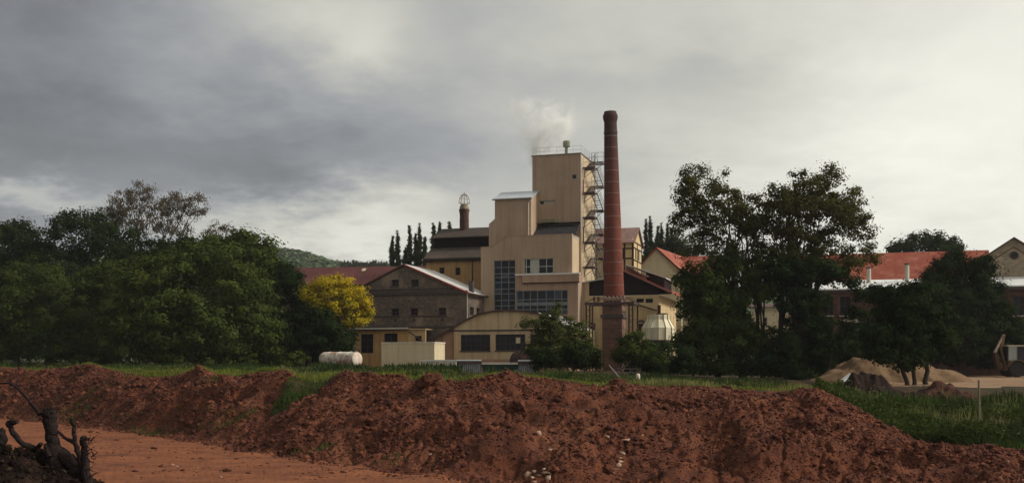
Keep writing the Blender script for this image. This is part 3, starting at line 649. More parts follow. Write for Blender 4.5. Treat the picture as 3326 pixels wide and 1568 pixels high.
for (y0, y1, d, a, b) in ((947, 957, .16, 1128, 1519), (937, 941, .08, 1180, 1480), (1025, 1029, .06, 1128, 1300), (1025, 1029, .06, 1330, 1452), (1059, 1065, .09, 1128, 1519)):
    zA, zB = F0.z(1320, y1, vs_), F0.z(1320, y0, vs_); SB.part('string_course', MB().box(F0.u(a, vs_), F0.u(b, vs_), vs_-d, vs_-.003, zA, zB), 'stone_trim')
ap = pg[1]; sl_ = (ap[1]-zs_)/(u1-ap[0])
n = 12
r0, r1_ = ap[0], u1+.35
for i in range(n):                                   # one object for each run of sheets
    a, b = vs_-.2+(8.2)*i/n, vs_-.2+8.2*(i+1)/n-.012
    SB.part('roof_sheet', MB().slab([(r0, a, ap[1]+.15), (r1_, a, ap[1]+.15-sl_*(r1_-r0)), (r1_, b, ap[1]+.15-sl_*(r1_-r0)), (r0, b, ap[1]+.15)], .08), 'grey_roof')
l0 = pg[0][0]-.35; sl2 = (ap[1]-zs_)/(ap[0]-pg[0][0])
SB.part('roof_slope', MB().slab([(l0, vs_-.2, ap[1]+.15-sl2*(ap[0]-l0)), (r0-.003, vs_-.2, ap[1]+.15), (r0-.003, 3, ap[1]+.15), (l0, 3, ap[1]+.15-sl2*(ap[0]-l0))], .08), 'roof_slate')
SB.part('verge_board', MB().slab([(r0, vs_-.26, ap[1]+.16), (r1_, vs_-.26, ap[1]+.16-sl_*(r1_-r0)), (r1_, vs_-.205, ap[1]+.16-sl_*(r1_-r0)), (r0, vs_-.205, ap[1]+.16)], .17), 'red_paint', label='red painted verge board')
SB.part('verge_board', MB().slab([(l0, vs_-.26, ap[1]+.16-sl2*(ap[0]-l0)), (r0, vs_-.26, ap[1]+.16), (r0, vs_-.205, ap[1]+.16), (l0, vs_-.205, ap[1]+.16-sl2*(ap[0]-l0))], .14), 'roof_slate')
SB.part('downpipe', MB().tube([(u1+.02, vs_-.08, zs_), (u1+.02, vs_-.08, .4)], .06, 8), 'pipe_pale')
SB.part('eaves_gutter', MB().box(u1+.36, u1+.5, vs_-.2, 3, zs_-.14, zs_-.02), 'steel_dark')
cu, cv = F0.u(1531, vs_+1.6), vs_+1.6
SB.part('roof_chimney', MB().box(cu-.2, cu+.2, cv-.2, cv+.25, zs_, F0.z(1535, 912, cv)), 'stone_trim')
# ------------------------------------------------------------------ ochre building with louvred ridge and kiln cowl
vy = 9.0
YB = Thing(F0, 'ochre_kiln_building', 'ochre rendered building with brown stepped roof, dark louvre band and cowled chimney', 'building', F0.u(1480, vy), vy)
y0_, y1_ = F0.u(1384, vy), F0.u(1600, vy); ze = F0.z(1470, 838, vy)
oy = [F0.rect(1427, 1443, 868, 888, vy), F0.rect(1479, 1495, 868, 893, vy)]
w = MB().wall([(y0_, ze), (y1_, ze)], 0, vy, vy+.3, oy); w.box(y0_, y0_+.3, vy+.3, vy+7, 0, ze); YB.part('wall', w, 'ochre')
for r_ in oy: YB.window(r_, vy, 1, 2, .06, 'win_dark')
vl = vy+2.0; zl0, zl1 = F0.z(1480, 803, vl), F0.z(1480, 768, vl); ul0 = F0.u(1411, vl)
YB.part('lower_roof', MB().slab([(y0_-.2, vy-.35, ze+.0), (y1_, vy-.35, ze+.0), (y1_, vl, zl0), (ul0-.35, vl, zl0)], .14), 'roof_brown')
YB.part('eaves_board', MB().box(y0_-.15, y1_, vy-.34, vy-.002, ze-.36, ze-.16), 'timber')
YB.part('louvre_band', MB().box(ul0, y1_, vl+.003, vl+3.4, zl0-.6, zl1), 'black_board')
for i in range(9):
    z = zl0+(zl1-zl0)*(i+.5)/9; YB.part('louvre', MB().box(ul0+.05, y1_, vl-.06, vl+.001, z-.02, z+.02), 'dark')
zr = F0.z(1500, 741, vl+1.6)
YB.part('upper_roof', MB().slab([(ul0-.25, vl-.35, zl1-.08), (y1_, vl-.35, zl1-.08), (y1_, vl+1.6, zr), (ul0+.35, vl+1.6, zr)], .12).slab([(ul0+.35, vl+1.6, zr), (y1_, vl+1.6, zr), (y1_, vl+3.6, zl1-.08), (ul0-.25, vl+3.6, zl1-.08)], .12).add([(ul0-.25, vl-.35, zl1-.08), (ul0+.35, vl+1.6, zr), (ul0-.25, vl+3.6, zl1-.08)], [(0, 1, 2)]), 'roof_brown')
YB.part('downpipe', MB().tube([(F0.u(1535, vy), vy-.08, ze-.3), (F0.u(1535, vy), vy-.08, 4)], .06, 8), 'steel_rust')
kc, kv = F0.u(1508, vl+1.6), vl+1.6; kz = lambda y: F0.z(1508, y, kv)
rk = .53
ck = YB.part('kiln_chimney', MB().lathe([(rk, zr-.6), (rk, kz(712)), (rk*.97, kz(706)), (rk*1.0, kz(694)), (rk*1.14, kz(683)), (rk*1.14, kz(680)), (rk*1.0, kz(679.5))], 20, kc, kv), 'brick_dark')
YB.part('chimney_cap', MB().lathe([(rk*.99, kz(679.4)), (rk*.99, kz(671)), (rk*.8, kz(670.8)), (rk*.78, kz(663))], 20, kc, kv), 'brick_yellow', ck)
cg = MB(); rc = rk*1.2; zc_ = kz(660)
for k in range(10):
    a = 2*math.pi*k/10; cg.tube([(kc+rc*math.cos(t)*math.cos(a), kv+rc*math.cos(t)*math.sin(a), zc_+1.05*math.sin(t)) for t in np.linspace(0, math.pi/2, 8)], .022, 5)
for t in (0, .5, .95): cg.tube([(kc+rc*math.cos(t)*math.cos(a), kv+rc*math.cos(t)*math.sin(a), zc_+1.05*math.sin(t)) for a in np.linspace(0, 2*math.pi, 17)], .022, 5)
cg.tube([(kc, kv, kz(671)), (kc, kv, kz(624))], .035, 6)
for a in (0, 2.1, 4.2): cg.tube([(kc+rk*.7*math.cos(a), kv+rk*.7*math.sin(a), kz(664)), (kc+rc*math.cos(a), kv+rc*math.sin(a), zc_)], .025, 5)
YB.part('cowl_cage', cg, 'cage', ck)
cs = MB()
for k in (5, 6, 7, 8, 9, 0):
    a, a2 = 2*math.pi*k/10, 2*math.pi*(k+1)/10
    q = [[(kc+rc*.97*math.cos(t)*math.cos(b), kv+rc*.97*math.cos(t)*math.sin(b), zc_+1.02*math.sin(t)) for b in (a, a2)] for t in np.linspace(.05, .62, 4)]
    for i in range(3): cs.add([q[i][0], q[i][1], q[i+1][1], q[i+1][0]], [(0, 1, 2, 3)])
YB.part('cowl_panel', cs, 'cage', ck) if False else None
# ------------------------------------------------------------------ long maroon-roofed building further back
F1 = Frame(1190, 116, 9)
LR = Thing(F1, 'long_shed', 'long low building under a plain maroon roof, behind the stone gable', 'building', F1.u(1150, 0), 0)
ra, rb = F1.u(905, 0), F1.u(1420, 0); z0_, z1_ = F1.z(1190, 922, 0), F1.z(1190, 866, 5)
w = MB().wall([(ra+.3, z0_-.05), (rb, z0_-.05)], 0, .4, .7); LR.part('wall', w, 'brick_dark'); n = 16
w = MB().wall([(.7, z0_), (5, z1_-.1), (9.3, z0_)], 0, ra+.3, ra+.5, axis='v'); LR.part('end_wall', w, 'brick_dark')
for i in range(n):
    a, b = ra+(rb-ra)*i/n, ra+(rb-ra)*(i+1)/n-.015
    LR.part('roof_sheet', MB().slab([(a, 0, z0_), (b, 0, z0_), (b, 5, z1_), (a, 5, z1_)], .1), 'roof_maroon')
LR.part('rear_roof', MB().slab([(ra, 5.003, z1_), (rb, 5.003, z1_), (rb, 10, z0_), (ra, 10, z0_)], .1), 'roof_maroon')
LR.part('gutter', MB().box(ra, rb, -.13, -.004, z0_-.14, z0_-.02), 'steel_dark')
LR.part('rooflight', MB().slab([(F1.u(1176, 4), 3.7, z0_+(z1_-z0_)*.74+.08), (F1.u(1187, 4), 3.7, z0_+(z1_-z0_)*.74+.08), (F1.u(1187, 4), 4.3, z0_+(z1_-z0_)*.86+.08), (F1.u(1176, 4), 4.3, z0_+(z1_-z0_)*.86+.08)], .07), 'concrete')
# ------------------------------------------------------------------ low workshop with segmental gable
vw = -9.0
WS = Thing(F0, 'low_workshop', 'low pale tan workshop with shallow curved gable and dark barred windows', 'building', F0.u(1600, vw), vw)
pw = prof(F0, [(1412, 1103), (1464, 1071), (1510, 1044), (1555, 1022), (1600, 1013), (1649, 1010), (1700, 1012), (1748, 1019), (1800, 1042), (1850, 1068)], vw)
wr = [F0.rect(1496, 1592, 1086, 1138, vw), F0.rect(1609, 1706, 1085, 1137, vw), F0.rect(1722, 1818, 1084, 1136, vw)]
zpl = F0.z(1600, 1072, vw)
iL = F0.u(1475, vw)
def top_at(u):
    for (a, b), (c, d) in zip(pw, pw[1:]):
        if a <= u <= c: return b+(d-b)*(u-a)/(c-a)
pmain = [(iL, top_at(iL))]+[p for p in pw if p[0] > iL]
w = MB().wall(pmain, -.3, vw, vw+.3, wr); uE = pw[-1][0]; w.wall([(vw+.3, pw[-1][1]), (1.4, pw[-1][1])], -.3, uE-.3, uE, axis='v'); WS.part('wall', w, 'stucco_tan')
plow = [p for p in pw if p[0] < iL]+[(iL-.002, top_at(iL-.002))]
WS.part('side_bay_wall', MB().wall(plow, -.3, vw+.18, vw+.45), 'stucco_brown')
WS.part('pilaster', MB().box(iL, iL+.42, vw-.06, vw-.002, -.3, zpl-.1), 'ochre_pale'); WS.part('plinth', MB().box(iL, uE, vw-.07, vw-.002, -.3, F0.z(1600, 1166, vw)), 'stucco_brown')
WS.part('string_course', MB().box(iL-.6, uE, vw-.10, vw-.002, zpl-.06, zpl+.05), 'stone_trim')
WS.window(wr[0], vw, cols=[i/6 for i in range(7)], rows=[0, .33, .66, 1], bar=.05, fm='win_dark', rec=.1, sill='stone_trim', label='dark window with close bars')
WS.window(wr[1], vw, cols=[i/6 for i in range(7)], rows=[0, .42, .82, 1], bar=.05, fm='win_dark', rec=.1, sill='stone_trim', gm=lambda i, j: 'cream_wall' if (i, j) == (4, 1) else 'glass', label='dark window with one pale covered pane')
WS.window(wr[2], vw, cols=[i/6 for i in range(7)], rows=[0, .33, .66, 1], bar=.05, fm='win_dark', rec=.1, sill='stone_trim')
for (a, b), (c, d) in zip(pw, pw[1:]):
    WS.part('roof_sheet', MB().slab([(a, vw-.2, b+.12), (c, vw-.2, d+.12), (c, 1.5, d+.12), (a, 1.5, b+.12)], .1), 'grey_roof')
    WS.part('verge_board', MB().slab([(a, vw-.26, b+.13), (c, vw-.26, d+.13), (c, vw-.205, d+.13), (a, vw-.205, b+.13)], .14), 'steel_rust')
WS.part('cable', MB().tube([(F0.u(1437, vw+.1), vw+.1, F0.z(1437, 1092, vw)), (F0.u(1432, vw+.1), vw+.1, F0.z(1432, 1125, vw)), (F0.u(1419, vw+.1), vw+.1, F0.z(1419, 1163, vw))], .025, 5), 'steel_rust')
# ------------------------------------------------------------------ flat-roofed annex
va = -7.0
AN = Thing(F0, 'flat_annex', 'low flat-roofed orange-yellow annex in front of the stone building', 'building', F0.u(1260, va), va)
xa, xb, xcc = F0.u(1137, va), F0.u(1325, va), F0.u(1380, va); zt2 = F0.z(1230, 1072, va)
ao = [F0.rect(1171, 1212, 1084, 1146, va), F0.rect(1247, 1291, 1082, 1128, va)]
w = MB().wall([(xa, zt2), (xb, zt2)], -.3, va, va+.3, ao); w.box(xa, xa+.3, va+.3, vs_-.2, -.3, zt2); AN.part('wall', w, 'ochre')
bo = F0.rect(1346, 1368, 1090, 1107, va)
AN.part('side_bay_wall', MB().wall([(xb+.002, zt2+.0), (xcc, zt2)], -.3, va+.1, va+.35, [bo]), 'ochre_pale')
AN.part('roof_slab', MB().box(xa-.25, xb+.15, va-.35, vs_-.2, zt2+.002, zt2+.2), 'steel_dark'); AN.part('roof_edge', MB().box(xa-.25, xb+.15, va-.40, va-.352, zt2+.08, zt2+.24), 'pipe_pale')
AN.part('side_bay_roof', MB().box(xb+.16, xcc+.1, va-.1, vs_-.2, zt2+.01, zt2+.12), 'ochre_pale')
AN.window(ao[0], va, 2, 3, .06, 'win_dark'); AN.window(ao[1], va, 2, 2, .06, 'win_dark'); AN.window(bo, va+.1, 1, 1, .05, 'win_dark')
AN.part('diagonal_pipe', MB().tube([(F0.u(1328, va-.1), va-.1, F0.z(1328, 1076, va)), (F0.u(1372, va-.1), va-.1, F0.z(1372, 1106, va))], .05, 6), 'steel_dark')
AN.part('guy_pole', MB().tube([(F0.u(1138, va-.5), va-.42, zt2), (F0.u(1162, va-1.5), va-1.5, .4)], .04, 6), 'pipe_pale')
# ------------------------------------------------------------------ cream gable house with red tiles
F2 = Frame(2133, 122, 24)
GH = Thing(F2, 'gable_house', 'cream gable-ended house with orange-red tiled roof, above the boiler house roof', 'building', 0, 0)
ph = prof(F2, [(2066, 880), (2133, 806), (2214, 880)], 0)
GH.part('wall', MB().wall(ph, 0, 0, .3), 'cream_wall')
ap = ph[1]; sR = (ap[1]-ph[2][1])/(ph[2][0]-ap[0]); sL = (ap[1]-ph[0][1])/(ap[0]-ph[0][0])
GH.part('roof_slope', MB().slab([(ap[0], -.3, ap[1]+.12), (ph[2][0]+.4, -.3, ap[1]+.12-sR*(ph[2][0]+.4-ap[0])), (ph[2][0]+.4, 16, ap[1]+.12-sR*(ph[2][0]+.4-ap[0])), (ap[0], 16, ap[1]+.12)], .14), 'roof_red')
GH.part('roof_slope', MB().slab([(ph[0][0]-.4, -.3, ap[1]+.12-sL*(ap[0]-ph[0][0]+.4)), (ap[0]-.003, -.3, ap[1]+.12), (ap[0]-.003, 16, ap[1]+.12), (ph[0][0]-.4, 16, ap[1]+.12-sL*(ap[0]-ph[0][0]+.4))], .14), 'roof_red')
GH.part('verge', MB().slab([(ap[0], -.36, ap[1]+.13), (ph[2][0]+.4, -.36, ap[1]+.13-sR*(ph[2][0]+.4-ap[0])), (ph[2][0]+.4, -.305, ap[1]+.13-sR*(ph[2][0]+.4-ap[0])), (ap[0], -.305, ap[1]+.13)], .2), 'steel_rust')
zr2, ze2 = F2.z(2230, 833, 9), F2.z(2230, 884, 5)
GH.part('wing_roof', MB().slab([(ap[0]+.5, 5, ze2), (F2.u(2330, 7), 5, ze2), (F2.u(2330, 7), 9, zr2), (ap[0]+.5, 9, zr2)], .14).slab([(ap[0]+.5, 9, zr2), (F2.u(2330, 7), 9, zr2), (F2.u(2330, 7), 13, ze2), (ap[0]+.5, 13, ze2)], .14), 'roof_red')
GH.part('wing_wall', MB().box(ap[0]+1, F2.u(2326, 7), 5.4, 5.7, 0, ze2), 'cream_wall')
# ------------------------------------------------------------------ right-hand works: red roof, gable wing, brown brick front
F3 = Frame(3186, 104, 17)
RW = Thing(F3, 'long_red_roofed_works', 'long works building with bright red tiled roof and yellow brick gable, right edge', 'building', F3.u(3000, 4), 4)
ra, rb = F3.u(2545, 5), F3.u(3235, 5); zr3 = F3.z(3228, 811, 10); ze3 = F3.z(3000, 909, 5)
n = 22
for i in range(n):
    a, b = ra+(rb-ra)*i/n, ra+(rb-ra)*(i+1)/n-.01
    RW.part('roof_strip', MB().slab([(a, 4.8, ze3), (b, 4.8, ze3), (b, 10, zr3), (a, 10, zr3)], .14), 'roof_red')
RW.part('rear_roof', MB().slab([(ra, 10.003, zr3), (rb, 10.003, zr3), (rb, 15.2, ze3), (ra, 15.2, ze3)], .14), 'roof_red')
RW.part('wall', MB().box(ra+.3, rb, 5.2, 5.5, 0, ze3-.1).wall([(5.5, ze3), (10, zr3-.25), (14.5, ze3)], 0, ra+.3, ra+.6, axis='v'), 'brick_yellow')
pg3 = prof(F3, [(3182, 848), (3292, 775), (3402, 848)], 0); pg3[2] = (2*pg3[1][0]-pg3[0][0], pg3[0][1])
RW.part('gable_wall', MB().wall(pg3, 0, 0, .35), 'brick_yellow')
ap = pg3[1]; sg = (ap[1]-pg3[0][1])/(ap[0]-pg3[0][0]); e = .5
RW.part('gable_roof', MB().slab([(pg3[0][0]-e, -.35, ap[1]+.15-sg*(ap[0]-pg3[0][0]+e)), (ap[0], -.35, ap[1]+.15), (ap[0], 12, ap[1]+.15), (pg3[0][0]-e, 12, ap[1]+.15-sg*(ap[0]-pg3[0][0]+e))], .16).slab([(ap[0], -.35, ap[1]+.15), (pg3[2][0]+e, -.35, ap[1]+.15-sg*(ap[0]-pg3[0][0]+e)), (pg3[2][0]+e, 12, ap[1]+.15-sg*(ap[0]-pg3[0][0]+e)), (ap[0], 12, ap[1]+.15)], .16), 'roof_slate')
RW.part('wing_side', MB().box(pg3[0][0], pg3[0][0]+.3, .352, 9, 0, pg3[0][1]), 'brick_yellow')
cu, cz = F3.uz(3294, 829, 0)
RW.part('round_window', MB().prism([(cu+.3*math.cos(t), cz+.3*math.sin(t)) for t in np.linspace(0, 2*math.pi, 20, endpoint=False)], -.03, -.003), 'glass')
rg = MB(); rg.tube([(cu+.34*math.cos(t), -.03, cz+.34*math.sin(t)) for t in np.linspace(0, 2*math.pi, 25)], .07, 6); RW.part('window_ring', rg, 'stone_trim')
for sgn in (-1, 1):
    RW.part('gable_moulding', MB().slab([(ap[0]-sgn*.0, -.06, ap[1]-.75), (ap[0]+sgn*2.7, -.06, ap[1]-.75-sg*2.7), (ap[0]+sgn*2.7, -.004, ap[1]-.75-sg*2.7), (ap[0], -.004, ap[1]-.75)][::sgn], .12), 'brick_dark')
BR = Thing(F3, 'brown_brick_shed', 'long single-storey brown brick shed with white roof strip, behind the right-hand trees', 'building', F3.u(2950, -3), -3)
vq = -3.0; ba, bb = F3.u(2590, vq), F3.u(3480, vq); zq = F3.z(2950, 934, vq); zq2 = F3.z(2950, 906, 0)
wins = []
for px in (2630, 2690, 2745, 2866, 2920, 2975, 3040, 3100, 3160, 3220, 3308, 3372): wins.append(F3.rect(px-17, px+17, 962, 1024, vq)); wins.append(F3.rect(px-17, px+17, 1048, 1084, vq))
door = F3.rect(2788, 2815, 1035, 1200, vq)
BR.part('wall', MB().wall([(ba, zq), (bb, zq)], -.3, vq, vq+.35, wins+[door]), 'brick_dark')
for r_ in wins: BR.window(r_, vq, 2, 2, .06, 'win_dark', sill='pipe_pale')
BR.window((door[0], door[1], door[2], door[3]), vq, cols=[0, 1], rows=[0, .55, 1], bar=.12, fm='concrete_white', gm='corr_grey', name='door')
BR.part('lintel', MB().box(F3.u(2700, vq), F3.u(2786, vq), vq-.05, vq-.003, F3.z(2750, 1047, vq), F3.z(2750, 1037, vq)), 'concrete_white')
n = 14
for i in range(n):
    a, b = ba+(bb-ba)*i/n, ba+(bb-ba)*(i+1)/n-.012
    BR.part('roof_sheet', MB().slab([(a, vq-.3, zq+.02), (b, vq-.3, zq+.02), (b, -.02, zq2), (a, -.02, zq2)], .12), 'white_metal')
BR.part('eaves_board', MB().box(ba, bb, vq-.29, vq-.004, zq-.4, zq-.125), 'steel_dark')
for px, y0, y1 in ((2946, 860, 914), (2822, 872, 914)):
    u = F3.u(px, -1); st_ = BR.part('flue', MB().lathe([(.23, F3.z(px, 925, -1)), (.21, F3.z(px, y0, -1))], 12, u, -1), 'pipe_pale'); BR.part('flue_cap', MB().lathe([(.27, F3.z(px, y0, -1)+.01), (.27, F3.z(px, y0, -1)+.12), (.1, F3.z(px, y0, -1)+.2)], 12, u, -1), 'steel_dark', st_)
F4 = Frame(2505, 96, 10)
PS = Thing(F4, 'pale_shed', 'small pale yellow shed glimpsed between the big trees trunks', 'shed', 0, 0)
PS.part('wall', MB().wall(prof(F4, [(2440, 1004), (2560, 1002)], 0), -.2, 0, .25, [F4.rect(2478, 2492, 1030, 1060, 0)]), 'cream_wall')
PS.window(F4.rect(2478, 2492, 1030, 1060, 0), 0, 1, 2, .06, 'win_white')
zp_ = F4.z(2560, 1000, 0); PS.part('roof', MB().slab([(F4.u(2432, 0), -.3, zp_+.1), (F4.u(2566, 0), -.3, zp_+.1), (F4.u(2566, 0), 4, zp_+.6), (F4.u(2432, 0), 4, zp_+.6)], .12), 'roof_slate')
# ------------------------------------------------------------------ things in the yard
def W_at(px, D, py=None, z=None):
    x = (px-CX)/PW*D
    return Vector((x, D, (CAMZ+(HZ-py)/PW*D) if py is not None else (hz(x, D) if z is None else z)))
# cream concrete block and low kerb block
F5 = Frame(1325, 85, 17)
o = MB(); a, b = F5.u(1239, 0), F5.u(1411, 0); zt5 = F5.z(1325, 1110, 0)
CB = Thing(F5, 'concrete_bunker', 'plain cream concrete block standing in front of the yellow annex', 'concrete block', 0, 0)
CB.part('body', MB().box(a, b, 0, 2.4, 0, zt5-.12), 'concrete'); CB.part('coping', MB().box(a-.04, b+.04, -.04, 2.44, zt5-.118, zt5), 'concrete_white')
for k in (.32, .58, .8): CB.part('joint_strip', MB().box(a+(b-a)*k-.015, a+(b-a)*k+.015, -.012, -.002, 0, zt5-.13), 'ochre_pale')
F6 = Frame(1424, 81, 12)
LB = Thing(F6, 'low_trough', 'low whitish concrete trough in the weeds beside the corrugated screen', 'trough', 0, 0)
a, b = F6.u(1366, 0), F6.u(1481, 0); z6 = F6.z(1424, 1169, 0)
LB.part('wall', MB().box(a, b, 0, .2, 0, z6-.08).box(a, b, 1.2, 1.4, 0, z6-.08).box(a, a+.2, .202, 1.198, 0, z6-.08).box(b-.2, b, .202, 1.198, 0, z6-.08), 'concrete_white')
LB.part('rim', MB().box(a-.05, b+.05, -.05, .22, z6-.078, z6+.03).box(a-.05, b+.05, 1.18, 1.45, z6-.078, z6+.03), 'white_metal')
LB.part('drain', MB().prism([(a+(b-a)*.58+.12*math.cos(t), z6-.45+.22*math.sin(t)) for t in np.linspace(0, 2*math.pi, 12, endpoint=False)], -.02, -.003), 'dark')
# white horizontal tank
def lying_tank(name, label, px, D, py_top, rad, length, ang, body, capm, bands=3):
    p = W_at(px, D); ztop = CAMZ+(HZ-py_top)/PW*D; t = empty(name, (p.x, p.y, ztop-2*rad), -R(ang)); tag(t, label, 'tank')
    L2 = length/2
    def cyl(pr, n=28):
        mb = MB(); mb.lathe(pr, n); mb.v = [(z, y, x+rad) for x, y, z in mb.v]; mb.f = [f[::-1] for f in mb.f]; return mb
    cyl([(rad, -L2), (rad, L2)]).build('shell', body, t, smooth=False)
    cyl([(rad*.99, L2+.001), (rad*.93, L2+rad*.14), (rad*.7, L2+rad*.25), (rad*.3, L2+rad*.31), (.02, L2+rad*.32)]).build('end_cap', capm, t, smooth=True)
    cyl([(.02, -L2-rad*.32), (rad*.7, -L2-rad*.25), (rad*.93, -L2-rad*.14), (rad*.99, -L2-.001)]).build('end_cap', capm, t, smooth=True)
    for k in range(bands): x = -L2+length*(k+.5)/bands; cyl([(rad+.003, x-.03), (rad+.025, x-.028), (rad+.025, x+.028), (rad+.003, x+.03)]).build('strap', body, t)
    for x in (-L2*.6, L2*.6): MB().box(x-.15, x+.15, -rad*.8, rad*.8, -.6, .25*rad).build('saddle', 'concrete_white', t)
    return t
mat('tank_shell', (.58, .53, .45), (.30, .15, .08), 1.3, .6, c3=(.22, .09, .045), s3=1.1, lo=.5, hi=.62)
tk = lying_tank('white_tank', 'rust-stained white cylindrical tank lying on its side in the weeds', 1106, 82, 1142, .6, 3.7, 38, 'tank_shell', 'tank_white')
MB().box(1.55, 1.8, -.15, .15, 1.1, 1.32).build('manhole', 'steel_dark', tk)
lying_tank('rusty_tank', 'rusty brown round tank end standing by the workshop wall', 1699, 81, 1139, .76, 2.2, 72, 'rust', 'rust', 2)
# corrugated screens and green skip
def corr_screen(name, label, px0, px1, D, py0, thick=.06, rim='white_metal'):
    a = W_at(px0, D); b = W_at(px1, D); zt = CAMZ+(HZ-py0)/PW*D; t = empty(name, (a.x, D, a.z), 0); tag(t, label, 'screen')
    w = b.x-a.x; n = max(6, int(w/.14)); pts = []
    for i in range(n*2+1): pts.append((w*i/(n*2), (.04 if i % 2 else -.04)))
    h = zt-a.z; vs = [(x, y, -.2) for x, y in pts]+[(x, y, h) for x, y in pts]; k = len(pts)
    fs = [(i, i+1, i+1+k, i+k) for i in range(k-1)]; mb = MB().add(vs, fs); vs2 = [(x, y+.02, z) for x, y, z in vs]; mb.add(vs2, [f[::-1] for f in fs]); mb.build('sheet', 'corr_grey', t)
    MB().box(-.05, w+.05, -.08, .12, h+.002, h+.09).build('top_rail', rim, t)
    for x in (0, w): MB().box(x-.05, x+.05, .07, .17, -.3, h).build('post', 'steel_dark', t)
    MB().box(0, w, -.07, -.043, h-.2, h-.08).build('rail', 'steel_rust', t)
    return t
corr_screen('corrugated_screen', 'grey corrugated metal screen right of the low white trough', 1485, 1562, 77, 1171)
corr_screen('corrugated_screen', 'grey corrugated metal screen below the rusty round tank', 1684, 1748, 77, 1172)
p = W_at(1622, 78); t = empty('green_skip', (p.x, p.y, p.z), 0); tag(t, 'dark green metal skip between the two corrugated screens', 'skip')
zt_s = CAMZ+(HZ-1176)/PW*78-p.z
MB().prism([(-1.2, 0), (1.2, 0), (1.4, zt_s-.08), (-1.4, zt_s-.08)], -.5, .9).build('body', 'green_paint', t); MB().box(-1.45, 1.45, -.55, -.502, zt_s-.16, zt_s).build('rim', 'pipe_pale', t)
for x in (-.8, -.2, .4, 1.0): MB().box(x-.04, x+.04, -.54, -.503, 0, zt_s-.17).build('rib', 'green_paint', t)
# cooling tower on a stand
p = W_at(2138, 90); q = PW/90; zz2 = lambda y: CAMZ+(HZ-y)/q-p.z
CT = empty('cooling_tower', p, 0); tag(CT, 'cream bottle-shouldered cooling tower on a dark steel stand', 'cooling tower')
MB().lathe([(1.44, zz2(1104)), (1.46, zz2(1064)), (1.38, zz2(1060)), (1.05, zz2(1039)), (1.03, zz2(1037)), (1.03, zz2(1022)), (.93, zz2(1022)), (.93, zz2(1035))], 14, ph=.1).build('shell', 'cool_white', CT)
for k in range(14):
    a = 2*math.pi*k/14+.1; c, s_ = math.cos(a), math.sin(a)
    MB().tube([(r*c, r*s_, z) for r, z in ((1.46, zz2(1104)), (1.48, zz2(1064)), (1.40, zz2(1060)), (1.07, zz2(1039)), (1.05, zz2(1022)))], .035, 5).build('seam', 'ochre_pale', CT)
MB().lathe([(1.40, zz2(1120)), (1.42, zz2(1105))], 14, ph=.1).build('basin', 'steel_dark', CT)
for k in range(6):
    a = 2*math.pi*k/6+.3; MB().tube([(1.3*math.cos(a), 1.3*math.sin(a), zz2(1120)), (1.55*math.cos(a+.15), 1.55*math.sin(a+.15), -.1)], .06, 6).build('leg', 'steel_rust', CT)
MB().lathe([(.12, zz2(1036)), (.12, zz2(1021))], 8).build('fan_hub', 'steel_dark', CT)
for k in range(5): a = 2*math.pi*k/5; MB().slab([(.1*math.cos(a), .1*math.sin(a), zz2(1027)), (.85*math.cos(a-.15), .85*math.sin(a-.15), zz2(1028)), (.85*math.cos(a+.15), .85*math.sin(a+.15), zz2(1026))], .02).build('fan_blade', 'steel_dark', CT)
# plank, wire crate, white can, posts
def beam(name, label, cat, p0, p1, r, m, n=6):
    c = (p0+p1)/2; low = p0 if p0.z < p1.z else p1
    o = MB().tube([p0-low, p1-low], r, n).build(name, m); o.location = low; return tag(o, label, cat)
beam('leaning_plank', 'grey plank leaning over the grass near the chimney foot', 'plank', W_at(2014, 53, 1228), W_at(1978, 53.6, 1186), .035, 'stair_grey')
p = W_at(2040, 60); cr1 = empty('wire_crate', p, R(8)); tag(cr1, 'low wire crate in the grass below the chimney', 'crate')
for i in range(4):
    z = .1+i*.22; MB().tube([(-.75, 0, z), (.75, 0, z)], .018, 5).build('rail', 'steel_dark', cr1); MB().tube([(-.75, .6, z), (.75, .6, z)], .018, 5).build('rail', 'steel_dark', cr1)
for x in (-.75, -.25, .25, .75):
    for y in (0, .6): MB().tube([(x, y, -.1), (x, y, .8)], .02, 5).build('upright', 'steel_dark', cr1)
p = W_at(2072, 56); cn = empty('white_can', p, 0); tag(cn, 'small white can standing in the grass right of the wire crate', 'can')
MB().lathe([(.10, .2), (.12, .3), (.12, .50), (.09, .58), (.05, .6)], 14).build('body', 'concrete_white', cn, smooth=True); MB().tube([(-.07, 0, .58), (-.06, 0, .7), (.06, 0, .7), (.07, 0, .58)], .015, 5).build('handle', 'steel_dark', cn)
mat('stake_wood', (.20, .165, .11), (.14, .11, .075), 6, .9)
p = W_at(3179, 46); pt_ = MB().tube([(0, 0, -.3), (.02, 0, .8), (.0, 0, CAMZ+(HZ-1233)/PW*46-p.z)], [.055, .05, .045], 7).build('wooden_stake', 'stake_wood'); pt_.location = p; tag(pt_, 'pale wooden stake upright in the weeds below the digger', 'stake')
p = W_at(2752, 60); sb = MB().box(-.35, .35, -.2, .2, 0, .12).build('white_slab', 'white_metal'); sb.location = (p.x, p.y, CAMZ+(HZ-1228)/PW*60); sb.rotation_euler = (0, R(-35), R(10)); tag(sb, 'broken white slab lying tilted against the dark earth heap', 'slab')
